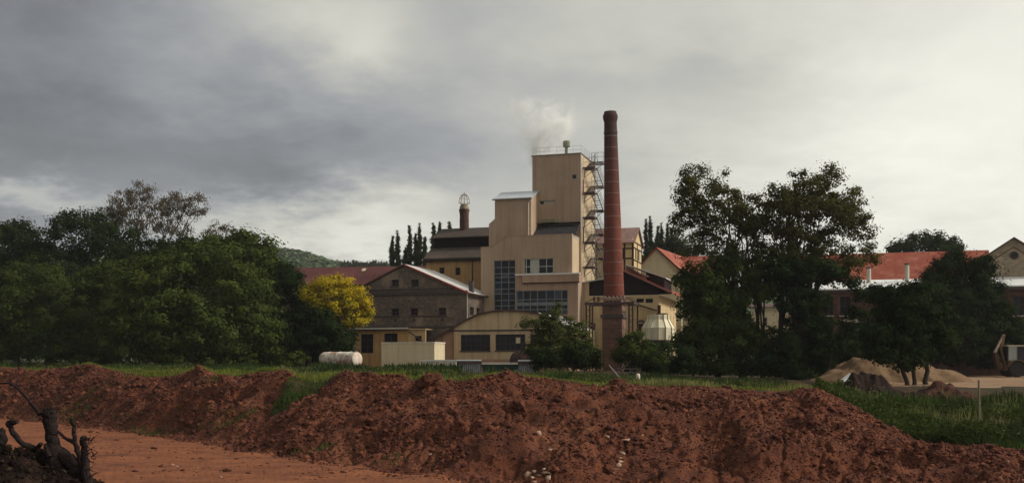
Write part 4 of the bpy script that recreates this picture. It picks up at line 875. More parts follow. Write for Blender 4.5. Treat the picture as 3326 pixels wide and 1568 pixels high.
# ------------------------------------------------------------------ heaps
def heap(name, label, px, D, rx, ry, h, m, amp=.12, sx_=0, n=90, cat='heap', dome=False):
    p = W_at(px, D); g1 = np.linspace(-1, 1, n); A, B = np.meshgrid(g1, g1); r = np.sqrt((A-sx_*(1-np.minimum(1, np.sqrt(A*A+B*B))))**2+B**2)
    wob = 1+fbm(A*1.3+px, B*1.3+D, 3)*.35
    z = h*np.clip(1-r*wob, -.1, 1)**.95 if False else h*np.maximum(1-r*wob, -.12)
    if dome: z = h*np.maximum(1-(r*wob)**2, -.12)**1.0*(.75+fbm(A*1.7+px*.3, B*1.7, 3)*.7)
    z = np.where(z > h*.92, h*.92+(z-h*.92)*.3, z)
    z = z+(fbm(A*rx*1.2+px, B*ry*1.2, 4)*amp*2)*np.clip(z/h+.15, 0, 1)
    zt = np.array([[hz(p.x+a*rx, p.y+b*ry) for a in (-1, 0, 1)] for b in (-1, 0, 1)])
    z = z-.15
    V_ = np.stack([A*rx, B*ry, z], -1).reshape(-1, 3); ix = np.arange(n*n).reshape(n, n)
    o = mesh_np(name, V_, np.stack([ix[:-1, :-1], ix[:-1, 1:], ix[1:, 1:], ix[1:, :-1]], -1).reshape(-1, 4), M[m], smooth=True); o.location = p
    return tag(o, label, cat)
mat('sand', (.165, .100, .053), (.12, .074, .042), 1.5, .95, c3=(.20, .13, .075), s3=.6, bump=.06, bscale=8, spec=.1)
mat('dark_earth', (.034, .019, .015), (.02, .013, .012), 3, .95, bump=.06, bscale=10, spec=.05)
mat('brown_earth', (.075, .034, .023), (.042, .021, .017), 2, .95, bump=.05, bscale=10, spec=.05)
heap('gravel_heap', 'large tan gravel heap behind the multi-stemmed tree', 2888, 72.5, 5.8, 4.4, 2.85, 'sand', .3)
heap('dark_soil_heap', 'dark soil heap in front of the gravel heap, beside the white slab', 2822, 57, 2.0, 1.4, 1.25, 'dark_earth', .35, dome=True)
heap('brown_soil_heap', 'brown soil heap in front of the right-hand tree stems', 3080, 54, 1.9, 1.4, 1.05, 'brown_earth', .35, dome=True)
heap('flat_soil_heap', 'low dark soil ridge between the two soil heaps', 2945, 56, 1.8, 1.1, .85, 'dark_earth', .3, dome=True)
# ------------------------------------------------------------------ digger at the right edge
mat('digger_yellow', (.19, .105, .04), (.12, .065, .032), 3, .6, c3=(.10, .06, .04), s3=1.2)
mat('digger_roof', (.45, .38, .26), (.35, .28, .2), 3, .6)
mat('tyre', (.018, .016, .018), (.03, .028, .028), 5, .9)
mat('rim', (.13, .075, .06), (.08, .05, .045), 5, .7)
p = W_at(3284, 92); DG = empty('backhoe_loader', p, R(-4)); tag(DG, 'dusty yellow backhoe loader with folded boom, cut by the right edge', 'digger')
def wheel(x, y, r, wd):
    mb = MB(); mb.lathe([(r*.62, -wd/2), (r*.92, -wd/2), (r, -wd*.32), (r, wd*.32), (r*.92, wd/2), (r*.62, wd/2)], 28); mb.v = [(a+x, c+y, b+r) for a, b, c in mb.v]
    wh = mb.build('wheel', 'tyre', DG)
    m2 = MB(); m2.lathe([(.08, -wd*.30), (r*.3, -wd*.33), (r*.6, -wd*.44), (r*.615, wd*.44), (r*.3, wd*.3), (.08, wd*.3)], 20); m2.v = [(a+x, c+y, b+r) for a, b, c in m2.v]; m2.build('rim', 'rim', wh)
    m3 = MB()
    for k in range(18):
        a = 2*math.pi*k/18
        for s_ in (-1, 1): m3.tube([(x+(r+.01)*math.cos(a), y+s_*.02, r+(r+.01)*math.sin(a)), (x+(r-.02)*math.cos(a+.14), y+s_*wd*.48, r+(r-.02)*math.sin(a+.14))], .03, 4)
    m3.build('tread', 'tyre', wh)
for y in (-.95, .95): wheel(.1, y, .68, .42); wheel(2.35, y, .5, .32)
bd = MB().box(-.75, 2.9, -.45, .45, .55, 1.05).box(1.05, 2.95, -.42, .42, 1.052, 1.75); bd.build('chassis', 'digger_yellow', DG)
for y in (-1.0, 1.0): MB().prism([(.1+.82*math.cos(t), .72+.82*math.sin(t)) for t in np.linspace(.2, 2.9, 10)]+[(.1+.76*math.cos(t), .72+.76*math.sin(t)) for t in np.linspace(2.9, .2, 10)], y-.25, y+.25).build('mudguard', 'digger_yellow', DG)
cb = MB()
for x in (-.55, .25, 1.0):
    for y in (-.72, .72): cb.box(x-.04, x+.04, y-.04, y+.04, 1.06, 2.72)
cb.box(-.59, 1.04, -.76, .76, 1.052, 1.5) if False else cb.box(-.59, 1.04, -.76, -.70, 1.06, 1.45).box(-.59, 1.04, .70, .76, 1.06, 1.45)
cab = cb.build('cab', 'steel_dark', DG)
MB().box(-.68, 1.15, -.84, .84, 2.722, 2.84).build('roof', 'digger_roof', cab)
mat('cab_glass', (.24, .27, .255), (.19, .22, .21), 2, .2, spec=.5)
MB().box(-.5, .2, -.735, -.725, 1.46, 2.7).build('window', 'cab_glass', cab); MB().box(.3, .95, -.735, -.725, 1.46, 2.7).build('window', 'glass', cab); MB().box(-.56, -.545, -.68, .68, 1.46, 2.7).build('window', 'glass', cab)
MB().box(-.2, .35, -.3, .3, 1.06, 1.6).box(-.2, -.08, -.3, .3, 1.6, 2.2).build('seat', 'dark', cab)
MB().prism([(-.78, .75), (-1.2, .55), (-1.25, 1.0), (-.95, 1.25), (-.78, 1.15)], -.18, .18).build('boom_mount', 'digger_yellow', DG)
_o = MB().prism([(-1.05, .9), (-.88, .95), (-1.25, 2.45), (-1.05, 3.35), (-.98, 3.75), (-1.2, 3.7), (-1.42, 2.6)], -.12, .12).build('boom', 'digger_yellow', DG); _o.location.x = .45
_o = MB().prism([(-1.02, 3.78), (-1.15, 3.8), (-1.98, 2.2), (-1.78, 2.1), (-1.62, 2.5)], -.1, .1).build('dipper_arm', 'digger_roof', DG); _o.location.x = .45
_o = MB().prism([(-1.95, 2.2), (-1.75, 2.1), (-1.5, 1.2), (-1.42, .6), (-1.62, .55), (-1.85, 1.2), (-1.92, 1.7)], -.3, .3).build('bucket', 'steel_rust', DG); _o.location.x = .45
_o = MB().tube([(-1.3, 1.3, 0), (-1.3, 1.3, 0.01)], .01, 4) if False else MB().tube([(-1.15, 0, 1.5), (-1.55, 0, 3.2)], .05, 6).build('hydraulic_ram', 'stair_grey', DG); _o.location.x = .45
MB().tube([(1.9, -.55, 1.2), (3.0, -.55, 1.3), (3.6, -.55, .6)], .09, 6).build('loader_arm', 'digger_yellow', DG); MB().tube([(1.9, .55, 1.2), (3.0, .55, 1.3), (3.6, .55, .6)], .09, 6).build('loader_arm', 'digger_yellow', DG)
MB().prism([(3.5, .1), (4.3, .05), (4.3, .1), (3.75, .25), (3.6, .8), (3.45, .85)], -1.1, 1.1).build('loader_bucket', 'digger_yellow', DG)
MB().tube([(2.3, .2, 1.75), (2.3, .2, 2.6)], .05, 8).build('exhaust', 'steel_dark', DG)
# ------------------------------------------------------------------ stump on the mound
mat('bark_dark', (.016, .012, .011), (.026, .018, .017), 6, .95, bump=.02, bscale=25, spec=.05, stretch=(1, 1, .25))
SD = 12.0
def s_at(px, py, D=SD): return at(px, py, D)
SU = empty('tree_stump', W_at(175, SD), 0); tag(SU, 'dark sawn-off tree stump with broken side stems on the near mound', 'stump')
def stem(name, pts, rad, n=10, wob=.012):
    P = [s_at(*q)-SU.location for q in pts]; dense = []; rr = []
    for i in range(len(P)-1):
        for k in range(5):
            t = k/5; dense.append(P[i].lerp(P[i+1], t)+Vector((rnd.uniform(-wob, wob), rnd.uniform(-wob, wob), rnd.uniform(-wob, wob)*.5))); rr.append((rad[i]+(rad[i+1]-rad[i])*t)*rnd.uniform(.92, 1.09))
    dense.append(P[-1]); rr.append(rad[-1]); return MB().tube(dense, rr, n).build(name, 'bark_dark', SU)
stem('trunk', [(186, 1540), (178, 1480), (172, 1430), (164, 1385), (156, 1333)], [.12, .08, .07, .075, .083], 14)
stem('root_flare', [(165, 1440), (200, 1475), (235, 1505), (262, 1550), (275, 1620)], [.07, .08, .085, .09, .1], 12)
stem('side_stem', [(150, 1500, 12.05), (118, 1462, 12), (72, 1438, 11.9), (45, 1405, 11.9), (25, 1373, 11.9)], [.08, .042, .033, .033, .028])
stem('knot', [(25, 1375, 11.9), (40, 1371, 11.9), (56, 1369, 11.85)], [.04, .035, .022], 8)
stem('side_stem', [(285, 1640, 11.9), (258, 1480, 12), (243, 1432, 12), (238, 1390, 12), (235, 1358, 12)], [.05, .036, .025, .023, .024])
stem('side_stem', [(292, 1650, 11.8), (276, 1500, 11.9), (275, 1450, 11.9), (270, 1418, 11.9)], [.08, .045, .036, .04])
stem('branch', [(186, 1398), (215, 1425), (240, 1434)], [.014, .02, .03], 7, .004)
stem('branch', [(131, 1345), (95, 1300), (60, 1262), (32, 1243), (-10, 1244)], [.028, .017, .015, .012, .009], 7, .004)
stem('branch', [(36, 1252), (31, 1230)], [.012, .006], 6, .002)
stem('branch', [(120, 1480, 11.95), (124, 1448, 11.95), (136, 1440, 11.9)], [.03, .028, .02], 7, .006)
stem('branch', [(160, 1480, 11.9), (150, 1455, 11.9), (147, 1440, 11.9)], [.03, .025, .018], 7, .006)
stem('branch', [(-12, 1450, 11.8), (5, 1425, 11.8), (2, 1392, 11.8)], [.075, .07, .03], 10, .015)
for k in range(9):
    x = 140+k*4.2+rnd.uniform(-1, 1); stem('splinter', [(x, 1342, 12+rnd.uniform(-.06, .06)), (x+rnd.uniform(-2, 2), 1330-rnd.uniform(0, 9), 12)], [.018, .003], 5, .002)
for k in range(26):
    x = rnd.uniform(262, 300); y = rnd.uniform(1420, 1560); stem('twig', [(x, y, 11.85), (x+rnd.uniform(4, 22), y+rnd.uniform(-16, 10), 11.8), (x+rnd.uniform(10, 38), y+rnd.uniform(-24, 24), 11.75)], [.007, .004, .002], 5, .004)
# ------------------------------------------------------------------ loose stones
def rock_mesh(seed, rough=.28, flat=.75):
    r_ = np.random.default_rng(seed); t = (1+5**.5)/2
    v = np.array([(-1, t, 0), (1, t, 0), (-1, -t, 0), (1, -t, 0), (0, -1, t), (0, 1, t), (0, -1, -t), (0, 1, -t), (t, 0, -1), (t, 0, 1), (-t, 0, -1), (-t, 0, 1)])/1.9
    f = [(0, 11, 5), (0, 5, 1), (0, 1, 7), (0, 7, 10), (0, 10, 11), (1, 5, 9), (5, 11, 4), (11, 10, 2), (10, 7, 6), (7, 1, 8), (3, 9, 4), (3, 4, 2), (3, 2, 6), (3, 6, 8), (3, 8, 9), (4, 9, 5), (2, 4, 11), (6, 2, 10), (8, 6, 7), (9, 8, 1)]
    v = v*(1+r_.uniform(-rough, rough, (12, 1)))*np.array([r_.uniform(.9, 1.35), 1, flat]); return v, np.array(f)
mat('limestone', (.40, .28, .19), (.28, .17, .11), 6, .9, c3=(.15, .06, .035), s3=6)
RMESH = []
for k in range(6):
    v, f = rock_mesh(40+k, .45, .65); o = mesh_np('stone', v, f, M['limestone']); RMESH.append(o.data); bpy.data.objects.remove(o)
WORDS = {0: 'pale stone in the cluster low on the bank', 1: 'pale stone in the upright row on the bank', 2: 'lone pale stone', 3: 'small pale stone on the dirt track'}
stones = [(1716, 1541, 16, 0), (1738, 1531, 14, 0), (1730, 1550, 9, 0), (1756, 1544, 13, 0), (1772, 1533, 12, 0), (1787, 1538, 13, 0), (1767, 1523, 8, 0), (1782, 1550, 9, 0), (1735, 1563, 7, 0),
          (1995, 1535, 7, 1), (2001, 1522, 9, 1), (2008, 1510, 10, 1), (2012, 1498, 9, 1), (2014, 1486, 8, 1), (2018, 1468, 11, 1),
          (1748, 1404, 13, 2), (1779, 1401, 9, 2), (1785, 1459, 10, 2), (1972, 1417, 10, 2), (1941, 1449, 7, 2), (2027, 1428, 15, 2), (2086, 1413, 6, 2), (1396, 1474, 9, 2), (2373, 1418, 6, 2), (2767, 1392, 4, 2), (3272, 1498, 6, 2),
          (560, 1508, 9, 3), (575, 1514, 8, 3), (640, 1518, 7, 3), (718, 1549, 9, 3)]
def ray_ground(px, py):
    Ds = np.linspace(24, 90, 2400); z = terrain(np.full_like(Ds, px), Ds); zr_ = CAMZ+(HZ-py)/PW*Ds; k = np.argmax(z >= zr_); return float(Ds[k]) if z[k] >= zr_[k] else 40.
places = {(1748, 1404): 'largest lone pale stone mid bank', (2027, 1428): 'flat pinkish stone above the upright row of stones', (1785, 1459): 'tilted pale stone halfway down the middle of the bank', (1972, 1417): 'pale stone left of the flat pinkish stone', (2373, 1418): 'bright white pebble on the right part of the bank', (1396, 1474): 'pale stone low on the bank left of the stone cluster', (2767, 1392): 'tiny white pebble near the right shoulder of the bank', (3272, 1498): 'pale pebble near the bottom right corner', (1779, 1401): 'pinkish stone just right of the largest mid-bank stone', (1941, 1449): 'small white stone low left of the flat pinkish stone', (2086, 1413): 'small pale stone right of the flat pinkish stone', (1303, 1440): 'small pale stone on the left middle of the bank', (1427, 1400): 'small orange-tinted stone left of the largest mid-bank stone', (2154, 1442): 'small pale stone right of the upright row of stones', (2232, 1423): 'small pale stone on the bank centre right', (718, 1549): 'rightmost pale stone lying on the dirt track', (560, 1508): 'leftmost pale stone lying on the dirt track', (575, 1514): 'second pale stone from the left on the dirt track', (640, 1518): 'third pale stone from the left on the dirt track'}
for k, (px, py, r_, kd) in enumerate(stones):
    D = ray_ground(px, py); p = at(px, py, D); o = bpy.data.objects.new('stone', RMESH[k % 6]); COL.objects.link(o); s = r_/PW*D*1.05
    s *= rnd.uniform(.7, 1.15); o.location = p-Vector((0, 0, s*.12)); o.scale = (s, s, s*.85); o.rotation_euler = (rnd.uniform(-.4, .4), rnd.uniform(-.6, .6), rnd.uniform(0, 6))
    tag(o, places.get((px, py), 'pale broken stone in the cluster at the foot of the bank' if kd == 0 else 'pale stone in the upright row on the bank right of centre'), 'stone', 'cluster of pale stones' if kd == 0 else ('row of pale stones' if kd == 1 else 'loose pale stones'))
RE = []
for k in range(4):
    A, B = np.meshgrid(np.linspace(0, 2*np.pi, 41)[:-1], np.linspace(-np.pi/2, np.pi/2, 24)); sx1 = np.cos(B)*np.cos(A); sy1 = np.cos(B)*np.sin(A); sz1 = np.sin(B)
    q1 = 1+.75*fbm(sx1*1.6+k*9+sz1, sy1*1.6+sz1*1.3, 4)+.25*fbm(sx1*6+sz1*5, sy1*6+k, 3); v = np.stack([sx1*q1, sy1*q1, sz1*q1*.8], -1).reshape(-1, 3); i1 = np.arange(960).reshape(24, 40); i2 = np.roll(i1, -1, 1)
    f = np.stack([i1[:-1], i2[:-1], i2[1:], i1[1:]], -1).reshape(-1, 4); o = mesh_np('earth_lump', v, f, M['earth'], smooth=True); RE.append(o.data); bpy.data.objects.remove(o)
for k, (px, py, r_, lb_) in enumerate([(2006, 1246, 26, 'big pointed lump of red earth on the bank crest below the plank'), (1397, 1236, 34, 'rounded lump of red earth on the crest below the white trough'), (1690, 1322, 40, 'large dark lump of earth high on the middle of the bank'), (965, 1464, 26, 'dark lump of earth beside the dirt track at the bank foot'), (738, 1530, 13, 'reddish clod lying on the dirt track'), (1150, 1300, 16, 'clod of red earth high on the left half of the bank'), (2060, 1290, 24, 'dark slab of earth below the pointed crest lump')]):
    D = ray_ground(px, py); p = at(px, py, D); o = bpy.data.objects.new('earth_lump', RE[k % 4]); COL.objects.link(o); s = r_/PW*D; o.location = p; o.scale = (s*1.1, s, s*.8); o.rotation_euler = (rnd.uniform(-.3, .3), rnd.uniform(-.3, .3), rnd.uniform(0, 6)); tag(o, lb_, 'earth lump')
# ------------------------------------------------------------------ vegetation
mat('bark', (.06, .042, .032), (.035, .026, .022), 4, .95, spec=.05, stretch=(1, 1, .2))
mat('bark_pale', (.10, .08, .065), (.06, .045, .038), 4, .95, spec=.05)
leafmat('leaf_dark', (.028, .043, .013), (.011, .020, .008)); leafmat('leaf_mid', (.080, .096, .020), (.019, .034, .010)); leafmat('leaf_lush', (.066, .082, .018), (.017, .031, .010))
leafmat('leaf_olive', (.10, .092, .026), (.032, .036, .012), .3); leafmat('leaf_yellow', (.58, .39, .018), (.15, .16, .018), .3); leafmat('leaf_brown', (.115, .088, .060), (.055, .048, .032), .25)
leafmat('leaf_poplar', (.042, .050, .020), (.018, .026, .011)); leafmat('leaf_far', (.075, .105, .045), (.045, .07, .03), 0)
leafmat('leaf_bush', (.105, .115, .035), (.034, .045, .014), .3); leafmat('grass', (.21, .225, .036), (.08, .11, .02), .35); leafmat('grass_dark', (.042, .062, .018), (.018, .034, .011), .3); leafmat('grass_mid', (.075, .105, .025), (.035, .06, .016), .3); leafmat('grass_dry', (.26, .24, .09), (.14, .15, .05), .3); leafmat('flower', (.17, .19, .10), (.10, .12, .055), .2)
def unit(n, r): v = r.normal(size=(n, 3)); return v/np.linalg.norm(v, axis=1)[:, None]
def leaves(P, N, size, r, asp=.62, droop=None):
    n = len(P); rd = unit(n, r); a = np.cross(N, rd); a /= np.linalg.norm(a, axis=1)[:, None]+1e-9
    if droop is not None: a = a*(1-droop)+np.array([0, 0, -1])*droop; a /= np.linalg.norm(a, axis=1)[:, None]+1e-9
    b = np.cross(N, a); b /= np.linalg.norm(b, axis=1)[:, None]+1e-9
    s = (size*r.uniform(.6, 1.4, n))[:, None]
    V_ = np.stack([P-a*s*.5, P+b*s*asp*.5+a*s*.05, P+a*s*.5, P-b*s*asp*.5+a*s*.05], 1).reshape(-1, 3)
    return V_, np.arange(4*n).reshape(n, 4)
def crown_pts(blobs, n, r, clump, fill=.25, top=-.55, sharp=1.0):
    B = np.array(blobs, float); area = (B[:, 3]*B[:, 4]+B[:, 3]*B[:, 5]+B[:, 4]*B[:, 5]); w = area/area.sum()
    P = []; N = []
    for b, wi in zip(B, w):
        ni = int(n*wi); nc = max(5, int(.9*(b[3]*b[4]+b[3]*b[5]+b[4]*b[5])/(clump*clump)))
        d = unit(nc*3, r); d = d[d[:, 2] > top][:nc]; nc = len(d)
        rad = r.uniform(.62, 1.04, nc)**sharp; C = b[:3]+d*b[3:6]*rad[:, None]
        k = r.integers(0, nc, ni); cs = clump*r.uniform(.6, 1.25, nc)
        off = r.normal(size=(ni, 3))*.5; p = C[k]+off*cs[k][:, None]*np.array([1, 1, .7])
        nn = d[k]*.45+off*1.0+np.array([0, 0, .45])+unit(ni, r)*.4
        P.append(p); N.append(nn)
        nf = int(ni*fill)
        if nf: q = b[:3]+unit(nf, r)*b[3:6]*r.uniform(.1, .75, (nf, 1)); P.append(q); N.append(unit(nf, r))
    P = np.concatenate(P); N = np.concatenate(N); N /= np.linalg.norm(N, axis=1)[:, None]+1e-9
    return P, N
def limb_pts(p0, p1, r_, sag=.12, k=5):
    out = []; L = (p1-p0).length
    for i in range(k+1):
        t = i/k; q = p0.lerp(p1, t); q = q+Vector((r_.uniform(-1, 1), r_.uniform(-1, 1), 0))*L*.035*(1 if 0 < i < k else 0)+Vector((0, 0, math.sin(t*math.pi)*L*sag*.4)); out.append(q)
    return out
NLEAF = 0
def tree(name, label, px, D, blobs, n, leaf, clump, lm, trunk=.3, cat='tree', group=None, fill=.25, trunks=None, limbs=5, bark='bark', top=-.55, droop=None, depth=1.0, asp=.62, minz=None, seed=None, base_py=None):
    """blobs: (column, row, half width, half height[, distance offset]) measured in the photo at distance D"""
    global NLEAF
    r = np.random.default_rng(seed or int(abs(px)*7+D)); rr = random.Random(int(px*3+D)); k = D/PW
    base = W_at(px, D); t = empty(name, base, 0); tag(t, label, cat, group)
    B = []
    for b in blobs:
        dd = b[4] if len(b) > 4 else 0; c = at(b[0], b[1], D+dd)-base; kk = (D+dd)/PW; B.append((c.x, c.y, c.z, b[2]*kk, (b[2]+b[3])*.5*kk*depth, b[3]*kk))
    P, N = crown_pts(B, n, r, clump, fill, top)
    ok = P[:, 2] > (.15 if minz is None else minz); P = P[ok]; N = N[ok]
    V_, F_ = leaves(P, N, np.full(len(P), leaf), r, asp, droop); NLEAF += len(P); mesh_np('crown', V_, F_, M[lm], t)
    ts = trunks or [(px, trunk)]
    for j, tk_ in enumerate(ts):
        tp, tr = tk_[0], tk_[1]; x0 = (tp-px)*k; cz = np.mean([b[2] for b in B])
        near_ = sorted(B, key=lambda b: abs(b[0]-x0))[:max(2, len(B)//len(ts))]
        tx = np.mean([b[0] for b in near_]) if len(tk_) < 3 else (tk_[2]-px)*k
        zt0 = max(.8, max(b[2] for b in near_)*.62); topp = Vector((x0+(tx-x0)*.6, 0, zt0))
        pts = limb_pts(Vector((x0, 0, -.4)), topp, rr, 0, 6); m_ = MB().tube(pts, [tr*(1.35 if i == 0 else 1-.5*i/6) for i in range(7)], 9); m_.build('trunk', bark, t)
        for i in range(min(limbs, len(near_)*2)):
            b = near_[i % len(near_)]; s = pts[rr.choice([2, 3, 4, 5])]; e = Vector((b[0]+rr.uniform(-.5, .5)*b[3], b[1]+rr.uniform(-.5, .5)*b[4], b[2]+rr.uniform(-.1, .6)*b[5]))
            lp = limb_pts(s, e, rr); MB().tube(lp, [tr*.42*(1-.8*q/5) for q in range(6)], 6).build('limb', bark, t)
    return t
LG = 'trees of the left-hand thicket'
tree('broadleaf_tree', 'largest rounded green tree, front centre of the left thicket', 640, 90, [(610, 850, 100, 60), (700, 870, 120, 80), (480, 890, 110, 80), (560, 960, 190, 140), (760, 980, 130, 130), (640, 1070, 240, 120), (850, 1090, 85, 95), (430, 1060, 140, 120), (890, 1150, 50, 60), (500, 1150, 200, 60), (700, 1150, 200, 60), (860, 1165, 90, 40)], 52000, .27, .85, 'leaf_mid', .4, group=LG, fill=.6)
tree('broadleaf_tree', 'lush tree with bright top right of the largest thicket tree', 800, 103, [(700, 795, 60, 45), (770, 800, 75, 55), (845, 835, 70, 70), (880, 920, 60, 90), (800, 900, 110, 110), (890, 1040, 60, 120)], 17000, .36, .95, 'leaf_mid', .35, group=LG, fill=.6)
tree('broadleaf_tree', 'dark tree crown under the brown birch, back of the left thicket', 300, 112, [(215, 735, 70, 50), (300, 730, 70, 55), (380, 790, 90, 60), (250, 830, 150, 100), (420, 870, 120, 90), (120, 800, 60, 50), (540, 810, 70, 40), (620, 800, 60, 40), (200, 940, 170, 90), (380, 980, 150, 90), (80, 1000, 150, 100), (250, 1080, 200, 80), (-20, 1080, 120, 80)], 40000, .30, .9, 'leaf_dark', .4, group=LG, fill=.6)
tree('broadleaf_tree', 'dark tree at the far left top edge of the thicket', 60, 114, [(45, 745, 65, 45), (-30, 760, 70, 60), (20, 850, 110, 110), (-120, 800, 100, 90), (110, 830, 70, 70), (-100, 950, 140, 120)], 22000, .30, .9, 'leaf_dark', .4, group=LG, fill=.6)
tree('broadleaf_tree', 'dark front tree filling the lower left of the thicket', 160, 94, [(130, 920, 110, 90), (250, 960, 110, 100), (60, 1000, 130, 110), (200, 1060, 170, 100), (330, 1100, 110, 80), (20, 1130, 140, 60), (130, 1090, 90, 75), (240, 1155, 170, 45), (330, 920, 80, 70)], 44000, .22, .75, 'leaf_lush', .4, group=LG, fill=.6)
tree('broadleaf_tree', 'leftmost dark tree, cut by the left edge', -110, 97, [(-120, 930, 120, 110), (-60, 1050, 150, 110), (-220, 1050, 130, 120), (0, 920, 80, 80), (-80, 1140, 180, 50)], 20000, .29, .9, 'leaf_dark', .4, group=LG, fill=.6)
tree('broadleaf_tree', 'dark shrubby tree between the thicket and the yellow tree', 1000, 96, [(950, 930, 50, 60), (930, 890, 35, 40), (985, 1010, 70, 80), (1050, 1090, 90, 80), (940, 1090, 70, 90), (1110, 1120, 45, 60), (1020, 1150, 110, 40), (1040, 1045, 55, 45, -7), (1095, 1075, 50, 35, -7), (1120, 1120, 45, 45, -7), (1040, 1120, 70, 60, -6)], 32000, .24, .7, 'leaf_dark', .25, group=LG, fill=.6)
tree('golden_tree', 'bright golden-yellow tree in front of the maroon roof', 1085, 91, [(1070, 912, 45, 28), (1010, 960, 40, 45), (1115, 945, 60, 45), (1150, 985, 60, 55), (1090, 985, 80, 55), (1185, 1020, 28, 40), (1160, 1045, 45, 32), (1050, 1000, 50, 40)], 14500, .19, .56, 'leaf_yellow', .16, top=-.5)
tree('birch_tree', 'tall sparse brownish birch rising above the left thicket', 480, 120, [(450, 630, 45, 40), (400, 680, 60, 55), (500, 675, 70, 50), (570, 670, 50, 45), (630, 690, 38, 45), (360, 700, 40, 40), (450, 730, 100, 50), (560, 740, 70, 45), (345, 740, 40, 40), (640, 650, 28, 22)], 13500, .24, .7, 'leaf_brown', .24, fill=.2, limbs=30, bark='bark_pale', droop=.6, asp=.36)
tree('birch_tree', 'small thin brownish birch top right of the tall birch', 700, 121, [(706, 745, 28, 22), (690, 765, 36, 20), (730, 740, 16, 12)], 1000, .26, .5, 'leaf_brown', .12, fill=.1, limbs=8, bark='bark_pale', droop=.5, asp=.3)
# big pair of trees right of the factory
RG = 'large trees right of the factory'
tree('willow_tree', 'big open-crowned tree just right of the cooling tower', 2390, 79, [(2260, 575, 48, 38), (2330, 600, 45, 45), (2220, 640, 28, 50), (2300, 660, 70, 55), (2210, 725, 38, 50), (2400, 650, 38, 55), (2390, 720, 70, 55), (2460, 665, 35, 45), (2290, 740, 60, 45), (2470, 730, 60, 50), (2330, 800, 70, 50), (2480, 800, 50, 40), (2350, 690, 75, 50), (2430, 745, 60, 45), (2250, 690, 50, 50), (2380, 840, 70, 40), (2250, 800, 50, 40), (2250, 610, 55, 45), (2520, 760, 40, 40)], 18500, .20, .6, 'leaf_olive', .36, trunks=[(2420, .24, 2300), (2480, .2, 2430)], group=RG, fill=.16, limbs=14, top=-.8)
tree('willow_tree', 'spreading tree right of the open-crowned one, sky showing through its crown', 2600, 77, [(2600, 600, 50, 40), (2690, 590, 55, 45), (2750, 650, 40, 60), (2560, 650, 50, 45), (2640, 670, 70, 50), (2720, 720, 75, 60), (2790, 760, 45, 65), (2560, 730, 60, 45), (2640, 780, 70, 45), (2830, 830, 28, 45), (2760, 840, 60, 45), (2540, 800, 55, 40), (2690, 560, 22, 30), (2510, 690, 40, 40), (2650, 630, 80, 55), (2690, 680, 80, 60), (2600, 700, 75, 55), (2690, 790, 75, 50), (2600, 830, 70, 45), (2770, 700, 50, 60), (2540, 660, 50, 50), (2520, 635, 40, 35)], 22500, .20, .6, 'leaf_olive', .42, trunks=[(2575, .36, 2600), (2600, .24, 2720), (2550, .2, 2530)], group=RG, fill=.16, limbs=16, top=-.8)
tree('shrub_mass', 'dense leafy lower growth at the foot of the left big tree', 2330, 77.5, [(2330, 1050, 80, 70), (2400, 1050, 70, 70), (2480, 870, 60, 50), (2500, 940, 55, 45), (2450, 1130, 70, 60), (2240, 905, 42, 50), (2238, 1000, 45, 60), (2235, 1110, 42, 60), (2300, 900, 70, 70), (2370, 880, 80, 60), (2275, 960, 55, 80), (2350, 990, 100, 90), (2450, 930, 80, 80), (2275, 1070, 65, 80), (2330, 1120, 120, 90), (2420, 1110, 90, 90), (2270, 1190, 80, 45), (2390, 1200, 150, 45), (2480, 1205, 90, 40)], 44000, .21, .6, 'leaf_lush', .2, cat='shrub', fill=.5)
tree('shrub_mass', 'dark ivy-clad growth round the trunks of the right big tree', 2600, 76, [(2560, 880, 70, 60), (2640, 880, 80, 60), (2590, 960, 70, 90), (2640, 1010, 60, 80), (2570, 1100, 70, 100), (2640, 1130, 60, 90), (2720, 900, 70, 50), (2520, 1190, 80, 50), (2600, 1210, 110, 40)], 27000, .22, .6, 'leaf_dark', .3, cat='shrub')
tree('hanging_branch', 'drooping leafy branch hanging right of the ivy-clad trunks', 2680, 75, [(2690, 1060, 50, 35), (2740, 1110, 45, 35), (2700, 1140, 40, 30), (2770, 1060, 45, 30), (2810, 960, 45, 40), (2790, 1020, 40, 35)], 4200, .21, .45, 'leaf_dark', .09, cat='branch', fill=.1, limbs=7)
tree('chestnut_tree', 'large dark rounded tree in front of the yellow brick gable', 3130, 95, [(3110, 855, 70, 45), (3170, 890, 80, 60), (3060, 900, 70, 60), (3130, 960, 140, 90), (3220, 980, 70, 80), (3020, 980, 70, 70), (3140, 1060, 160, 90), (3270, 1080, 60, 80), (3060, 1130, 110, 60), (3200, 1150, 130, 50), (3320, 1130, 60, 60)], 36000, .27, .75, 'leaf_dark', .4, fill=.5, depth=.45)
tree('hedge', 'dark hedge growth behind the gravel heap', 2880, 86, [(2740, 1130, 70, 60), (2830, 1110, 80, 70), (2920, 1120, 80, 70), (2690, 1170, 60, 50), (2780, 1180, 80, 40), (2640, 1185, 60, 40), (3020, 1140, 80, 60, 11), (3110, 1150, 80, 60, 11), (3190, 1160, 70, 55, 11), (3280, 1150, 60, 60, 11)], 24000, .25, .7, 'leaf_dark', .1, cat='shrub', fill=.5, depth=.6)
